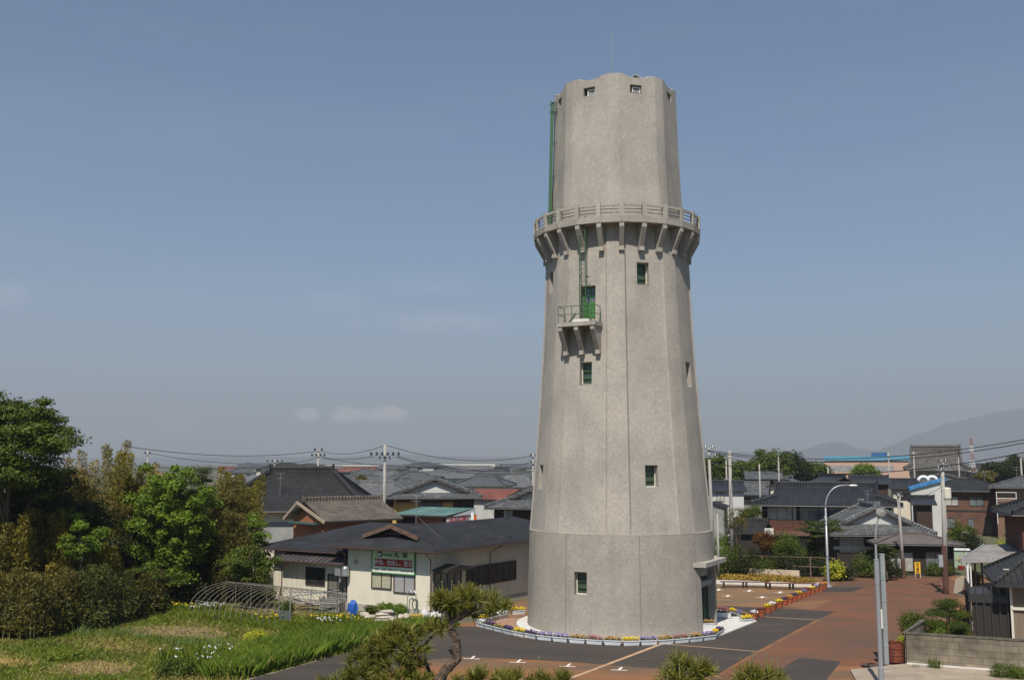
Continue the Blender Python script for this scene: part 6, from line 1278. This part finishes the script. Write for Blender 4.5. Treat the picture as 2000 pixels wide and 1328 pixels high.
gb('leafy tree left of the street-side pole', 1868, 100, 1020, 26, LF_GREEN, 723, tree=True, pb=1075, n=34, leaf=.15); gb('rounded tree in front of the brick house', 1890, 97, 1042, 26, LF_DARK, 724, tree=True, pb=1085, n=30, leaf=.14); gb('grass-coloured bush near the brick house door', 1948, 100, 1048, 22, LF_YEL, 725, n=12); gb('green shrub right of the brick house', 1975, 104, 1020, 22, LF_GREEN, 726); gb('bush before the boarded house at the right edge', 1958, 90, 1050, 16, LF_GREEN, 727); gb('tall grass-like bush left of the carport', 1892, 76, 1105, 9, LF_OLIVE, 728)
for i, (px, Y, pt, pb, rp, m, n, lab) in enumerate([(1405,190,884,935,26,LF_GREEN,26,'tree at the right outline of the tower, far behind'),(1452,185,898,945,34,LF_GREEN,34,'low part of the tall tree row behind the grey roofs'),(1500,182,878,945,44,LF_GREEN,50,'tallest tree of the row behind the wooden house'),(1542,186,884,945,38,LF_DARK,40,'second tall tree of the row, darker'),(1585,188,903,940,34,LF_GREEN,32,'lower tree at the right end of the tree row'),(1688,205,907,938,28,LF_BRIGHT,30,'round light green tree before the peach warehouse'),(1945,215,897,942,30,LF_DARK,34,'dark tree left of the far right pole'),(1985,215,890,945,34,LF_DARK,36,'dark spreading tree at the far right pole'),(1925,205,918,945,20,LF_OLIVE,18,'small olive tree by the right dark trees'),
    (700,215,933,950,20,LF_OLIVE,16,'golden-green tree right of the white gable'),(742,235,930,945,18,LF_GREEN,14,'small tree by the big utility pole'),(780,240,927,940,12,LF_GREEN,10,'tiny tree right of the big pole'),(825,240,938,950,14,LF_GREEN,10,'green bush beyond the ochre house roofs'),(980,330,917,930,6,LF_DARK,6,'tiny dark conifer on the roofs left of the tower'),(1012,300,913,932,7,LF_DARK,8,'dark conifer left of the tower outline'),(1385,200,890,935,14,LF_GREEN,14,'green tree top peeping by the tower edge')]):
    broad('tree', lab, px, Y, pt, pb, rp, m, n, 260, .45, rp/2000*Y*.33, 800+i, flat=.7, tr=.25, group='trees among the far roofs')
# foot of the near garden
def topiary():
    x, y = lay(1834,51.8); rng = np.random.default_rng(5); cl = []
    s = 51.8/2000
    for (px, py, rx, rz) in [(1838,1176,27,11),(1826,1193,28,10),(1860,1196,22,9),(1812,1214,22,11),(1848,1214,26,11),(1830,1232,30,12),(1866,1226,18,12),(1800,1236,16,10)]:
        cx_ = (px-1837)*s; c = Vector((cx_, rng.uniform(-.3,.3), Hz(py,51.8)))
        for j in range(9): a = rng.random()*6.28; q = rng.random()**.5; cl.append((c.x+math.cos(a)*q*rx*s*.7, c.y+math.sin(a)*q*rx*s*.6, c.z+rng.uniform(-.3,.3)*rz*s-.1, rx*s*.40, rx*s*.40, rz*s*.62))
    make_tree('topiary_tree', 'clipped garden conifer in stacked cushions behind the block wall', 'tree', x, y, cl, 520, .08, leafmat('topiary', (.030,.055,.010), (.085,.12,.022)), None, True, 2.6, .09, .3, 5, .75)
topiary()
def nearb(lab, px, Y, pt, rp, m, seed, **k): return gb(lab, px, Y, pt, rp, m, seed, **k)
gb('glossy round bush at the corner behind the block wall', 1771, 53.5, 1183, 24, LF_GREEN, 740, n=26, per=300, leaf=.09, ry=.6); gb('yellow variegated bush between rusty drum and block wall', 1757, 49.3, 1232, 17, LF_YEL, 741, n=18, per=260, leaf=.08, ry=.4, cr=.3); gb('dark bush under the variegated one', 1763, 48.9, 1258, 12, LF_DARK, 742, n=10, per=220, leaf=.08, ry=.3, cr=.25)
gb('low green plants between wall and topiary', 1815, 50.3, 1222, 16, LF_BRIGHT, 743, n=12, leaf=.07, ry=.3, cr=.25); gb('brownish azalea right of the topiary behind the wall', 1875, 50.2, 1226, 32, LF_OLIVE, 744, n=16, leaf=.07, ry=.4, cr=.25); gb('dark conifer bush against the white carport post', 1872, 58, 1168, 14, LF_DARK, 745, n=12, leaf=.08)
p = G(1975,1326); bush('bush', 'low green cushion plant at the bottom right corner', 'bush', p.x, p.y, (1.0,.6,.5), LF_GREEN, n=16, per=260, leaf=.07, seed=746, cr=.28, z0=.1)
for i, (x, y) in enumerate([(1820,1307),(1832,1309),(1788,1306)]): clump(['grassy weed tuft at the wall foot, left of its twin','taller weed tuft at the wall foot','tiny weed by the wall corner'][i], 'weed', 'plant', x, y, .2, .1, 60, .45 if i < 2 else .15, .02, LF_GREEN, None, 760+i, lean=.12)
# --- foreground pines
def tufts(name, parent, lobes, seed, m, Lr=.115, nn=62, dens=.31, root=Vector((0,0,0)), up=.55):
    rng = np.random.default_rng(seed); T = []; D = []
    for (c, rx, ry, rz) in lobes:
        k = int(dens*(rx*rz*2+rx*ry*2+.04)*230)
        d = unit(rng.normal(size=(k,3))); d[:,2] = np.abs(d[:,2])*rng.choice([1,1,1,-.6], k); r = .35+.65*rng.random(k)**.5
        T.append(np.array(c)[None,:]+d*r[:,None]*np.array([rx,ry,rz])); D.append(unit(d*.7+np.array([0,0,up])+rng.normal(size=(k,3))*.25))
    T = np.concatenate(T); D = np.concatenate(D); n = len(T)
    C = np.repeat(T, nn, 0); Dn = np.repeat(D, nn, 0); a = unit(Dn*.75+rng.normal(size=(n*nn,3))*.55); L_ = Lr*(.7+.5*rng.random((n*nn,1))); base = C-Dn*.03*rng.random((n*nn,1))
    b_ = unit(np.cross(a, rng.normal(size=(n*nn,3)))); W = .0042; V = np.empty((n*nn,4,3)); V[:,0] = base-b_*W; V[:,1] = base+b_*W; V[:,2] = base+a*L_+b_*W*.4; V[:,3] = base+a*L_-b_*W*.4
    quads_object(name, V.reshape(-1,3), m, parent); return T, D
def pine(label, Y, trunk, lobes, branches, seed, candles=0, tr=.048, m=None):
    s = Y/2000*1.0; base = P(*trunk[0], Y); r = thing('pine_tree', label, 'tree', (base.x, Y, 0)); o_ = Vector((base.x, Y, 0)); rr = random.Random(seed)
    pt = lambda px, py, dy=0: P(px, py, Y+dy)-o_
    b = MB(); tp = [Vector((.25,.1,0)), Vector((.12,.05,base.z*.4)), Vector((-.1,0,base.z*.75))]+[pt(x, y) for x, y in trunk]; k = len(tp)
    # roughen the trunk: extra joints
    fine = []
    for a, c in zip(tp, tp[1:]):
        for j in range(3): fine.append(a.lerp(c, j/3)+Vector((rr.uniform(-1,1),rr.uniform(-1,1),0))*.008)
    fine.append(tp[-1]); n = len(fine); b.tube(fine, [tr*(1.5-.95*i/(n-1))*rr.uniform(.9,1.12) for i in range(n)], 9)
    for br in branches:
        q = [pt(x, y, d) for x, y, d in br]; m_ = len(q); b.tube(q, [tr*.55*(1-.8*i/(m_-1)) for i in range(m_)], 6)
    L_ = [(pt(x, y, d), rx*s*.9, rx*s*.75, rz*s*.9) for (x, y, d, rx, rz) in lobes]
    T, D = tufts('needles', r, [(tuple(c), a, e, f) for c, a, e, f in L_], seed, m or LF_PINE)
    for i in range(len(T)):     # twigs to the tufts
        if i % 2 == 0:
            c = min(L_, key=lambda l: (l[0]-Vector(T[i])).length)[0]; t = Vector(T[i]); b.tube([c+(t-c)*.15-Vector((0,0,.04)), t], [.009,.004], 4)
    b.build('trunk', BARKP, r, smooth=True)
    if candles:
        idx = sorted(range(len(T)), key=lambda i: -T[i][2])[:candles*3]
        for i in idx[::3]:
            t = Vector(T[i]); h = rr.uniform(.08,.2); e = t+Vector((rr.uniform(-.02,.02),0,h)); b = MB(); b.tube([t, e], [.005,.004], 5); b.tube([e, e+Vector((0,0,.012))], [.008,.005], 5); b.build('candle', mat('pine_candle', (.22,.20,.08), (.14,.15,.05)), r)
    return r
pine('foreground pine with crooked trunk in front of the diner corner', 11,
     [(845,1350),(868,1312),(893,1286),(892,1262),(891,1246),(879,1226),(884,1212),(900,1204),(915,1192)],
     [(882,1176,0,40,24),(860,1190,.1,26,18),(905,1170,-.1,34,20),(940,1180,.1,38,22),(972,1190,0,30,20),(905,1198,.2,36,12),(862,1228,0,30,11),(845,1222,.2,20,10),
      (800,1236,0,42,20),(762,1248,.1,44,24),(790,1268,-.1,50,26),(735,1272,0,42,26),(722,1294,.1,44,26),(692,1308,0,36,22),(760,1305,-.1,52,28),(812,1300,.1,30,22),(828,1336,0,30,16),(705,1330,0,56,18),(780,1335,-.2,60,20),(660,1332,0,34,12)],
     [[(893,1205,0),(930,1196,.05),(970,1192,0)], [(889,1215,0),(870,1195,0),(860,1185,.1)], [(850,1340,0),(830,1290,.05),(790,1262,0),(752,1256,.1)], [(845,1350,0),(800,1320,0),(740,1300,0),(700,1308,0)], [(820,1275,.05),(840,1245,.05),(868,1230,0)], [(885,1275,0),(878,1268,-.02),(880,1262,-.03)]], 7, candles=8)
pine('low pine tips with upright candles at the bottom, left of centre', 9.5, [(905,1390),(903,1350),(902,1320)], [(905,1338,0,36,14),(940,1326,.1,44,14),(985,1336,0,40,14),(1030,1328,.1,44,12),(1080,1332,0,40,12)], [[(905,1370,0),(960,1345,.1),(1030,1340,0),(1080,1340,0)]], 8, candles=16, tr=.03)
pine('pine top with upright candles at the bottom, below the tower', 9, [(1342,1390),(1342,1350),(1342,1310)], [(1335,1316,0,36,28),(1352,1300,.1,26,22),(1312,1322,.1,28,22),(1365,1318,0,24,20),(1330,1345,0,50,22)], [[(1342,1350,0),(1315,1325,0)],[(1342,1345,0),(1365,1312,0)]], 9, candles=14, tr=.03)
pine('pine top with upright candles at the bottom, right of the other one', 9, [(1480,1390),(1480,1350),(1482,1320)], [(1482,1322,0,34,20),(1460,1330,0,34,14),(1510,1330,.1,26,14),(1485,1345,0,46,18)], [[(1480,1350,0),(1455,1330,0)],[(1480,1345,0),(1510,1328,0)]], 10, candles=12, tr=.03)
# added near-black infill trees: shade of the thicket's gaps put into leaf colour
broad('broadleaf_tree', 'added dark infill tree standing in for shade between golden bamboo and spreading tree', 60, 62.5, 960, 1150, 90, LF_DARK, 80, 260, .19, .7, 30, tr=.15)
broad('broadleaf_tree', 'added dark infill tree standing in for shade behind the arching golden bamboo', 165, 64.5, 985, 1160, 80, LF_DARK, 70, 260, .19, .7, 31, tr=.15)
broad('broadleaf_tree', 'added dark infill tree standing in for shade under the bright layered tree', 300, 69.5, 970, 1170, 90, LF_DARK, 90, 260, .19, .7, 32, tr=.15)
broad('broadleaf_tree', 'added dark infill tree standing in for shade behind the hoop frame', 400, 73, 1000, 1165, 90, LF_DARK, 80, 260, .19, .7, 33, tr=.15)
rng = np.random.default_rng(77); allp = []
for s_ in soils: allp.append(scatter(rng, s_, 900, .02))
pts = np.concatenate(allp); C = pts.copy(); C[:,2] += .015; o = quads_object('straw_litter', leafquads(rng, C, rng.normal(size=C.shape)*.25+np.array([0,0,1]), .22, .03), leafmat('straw', (.30,.22,.14), (.42,.33,.22), trans=.1), None); tag(o, 'dry straw litter strewn over the bare soil patches', 'straw', kind='stuff')

# ---------- small road furniture
for i, (x, y, r_, lab) in enumerate([(1668,1107,.3,'iron cover in the road near the hedge'),(1835,1150,.32,'iron cover near the street-side pole'),(1700,1302,.42,'round iron manhole cover on the near pavement edge'),(1255,1288,.3,'small iron cover on the asphalt below the tower')]):
    p = G(x,y); b = MB(); b.lathe([(.01,0),(r_,0),(r_,.008),(r_*.92,.012),(.01,.012)], n=20); o = b.build('manhole_cover', mat('rusty_iron', (.10,.06,.045), (.06,.045,.04), scale=8)); o.location = (p.x,p.y,.022 if i != 2 else .103); tag(o, lab, 'manhole cover')

for h_, p_, k_ in ((hL,(-4.6,.6,Hz(951,104)),1.8),(hN,(.4,2.5,Hz(995,95)),1.7),(hQ,(2.2,.5,Hz(945,139)),1.6),(hT,(-2.0,1,Hz(940,130)),1.8)): antenna(h_, p_, k_)
ac_unit('grey-white air conditioner by the ochre two-storey house corner', (HX(905,111),110.5,0), 0, None, 1.1)
HAZE = .00018
# ------------------------------------------------------------ air
m, nt, out = _new('haze'); v = nt.nodes.new('ShaderNodeVolumePrincipled'); v.inputs['Density'].default_value = HAZE; v.inputs['Color'].default_value = (.77,.81,.89,1); v.inputs['Anisotropy'].default_value = .1
nt.links.new(v.outputs[0], out.inputs['Volume'])
b = MB(); b.bb(-13000,13000,-100,13000,-1,900); o = b.build('haze', m); tag(o, 'pale blue-grey air haze over the far plain', None, None, 'stuff')
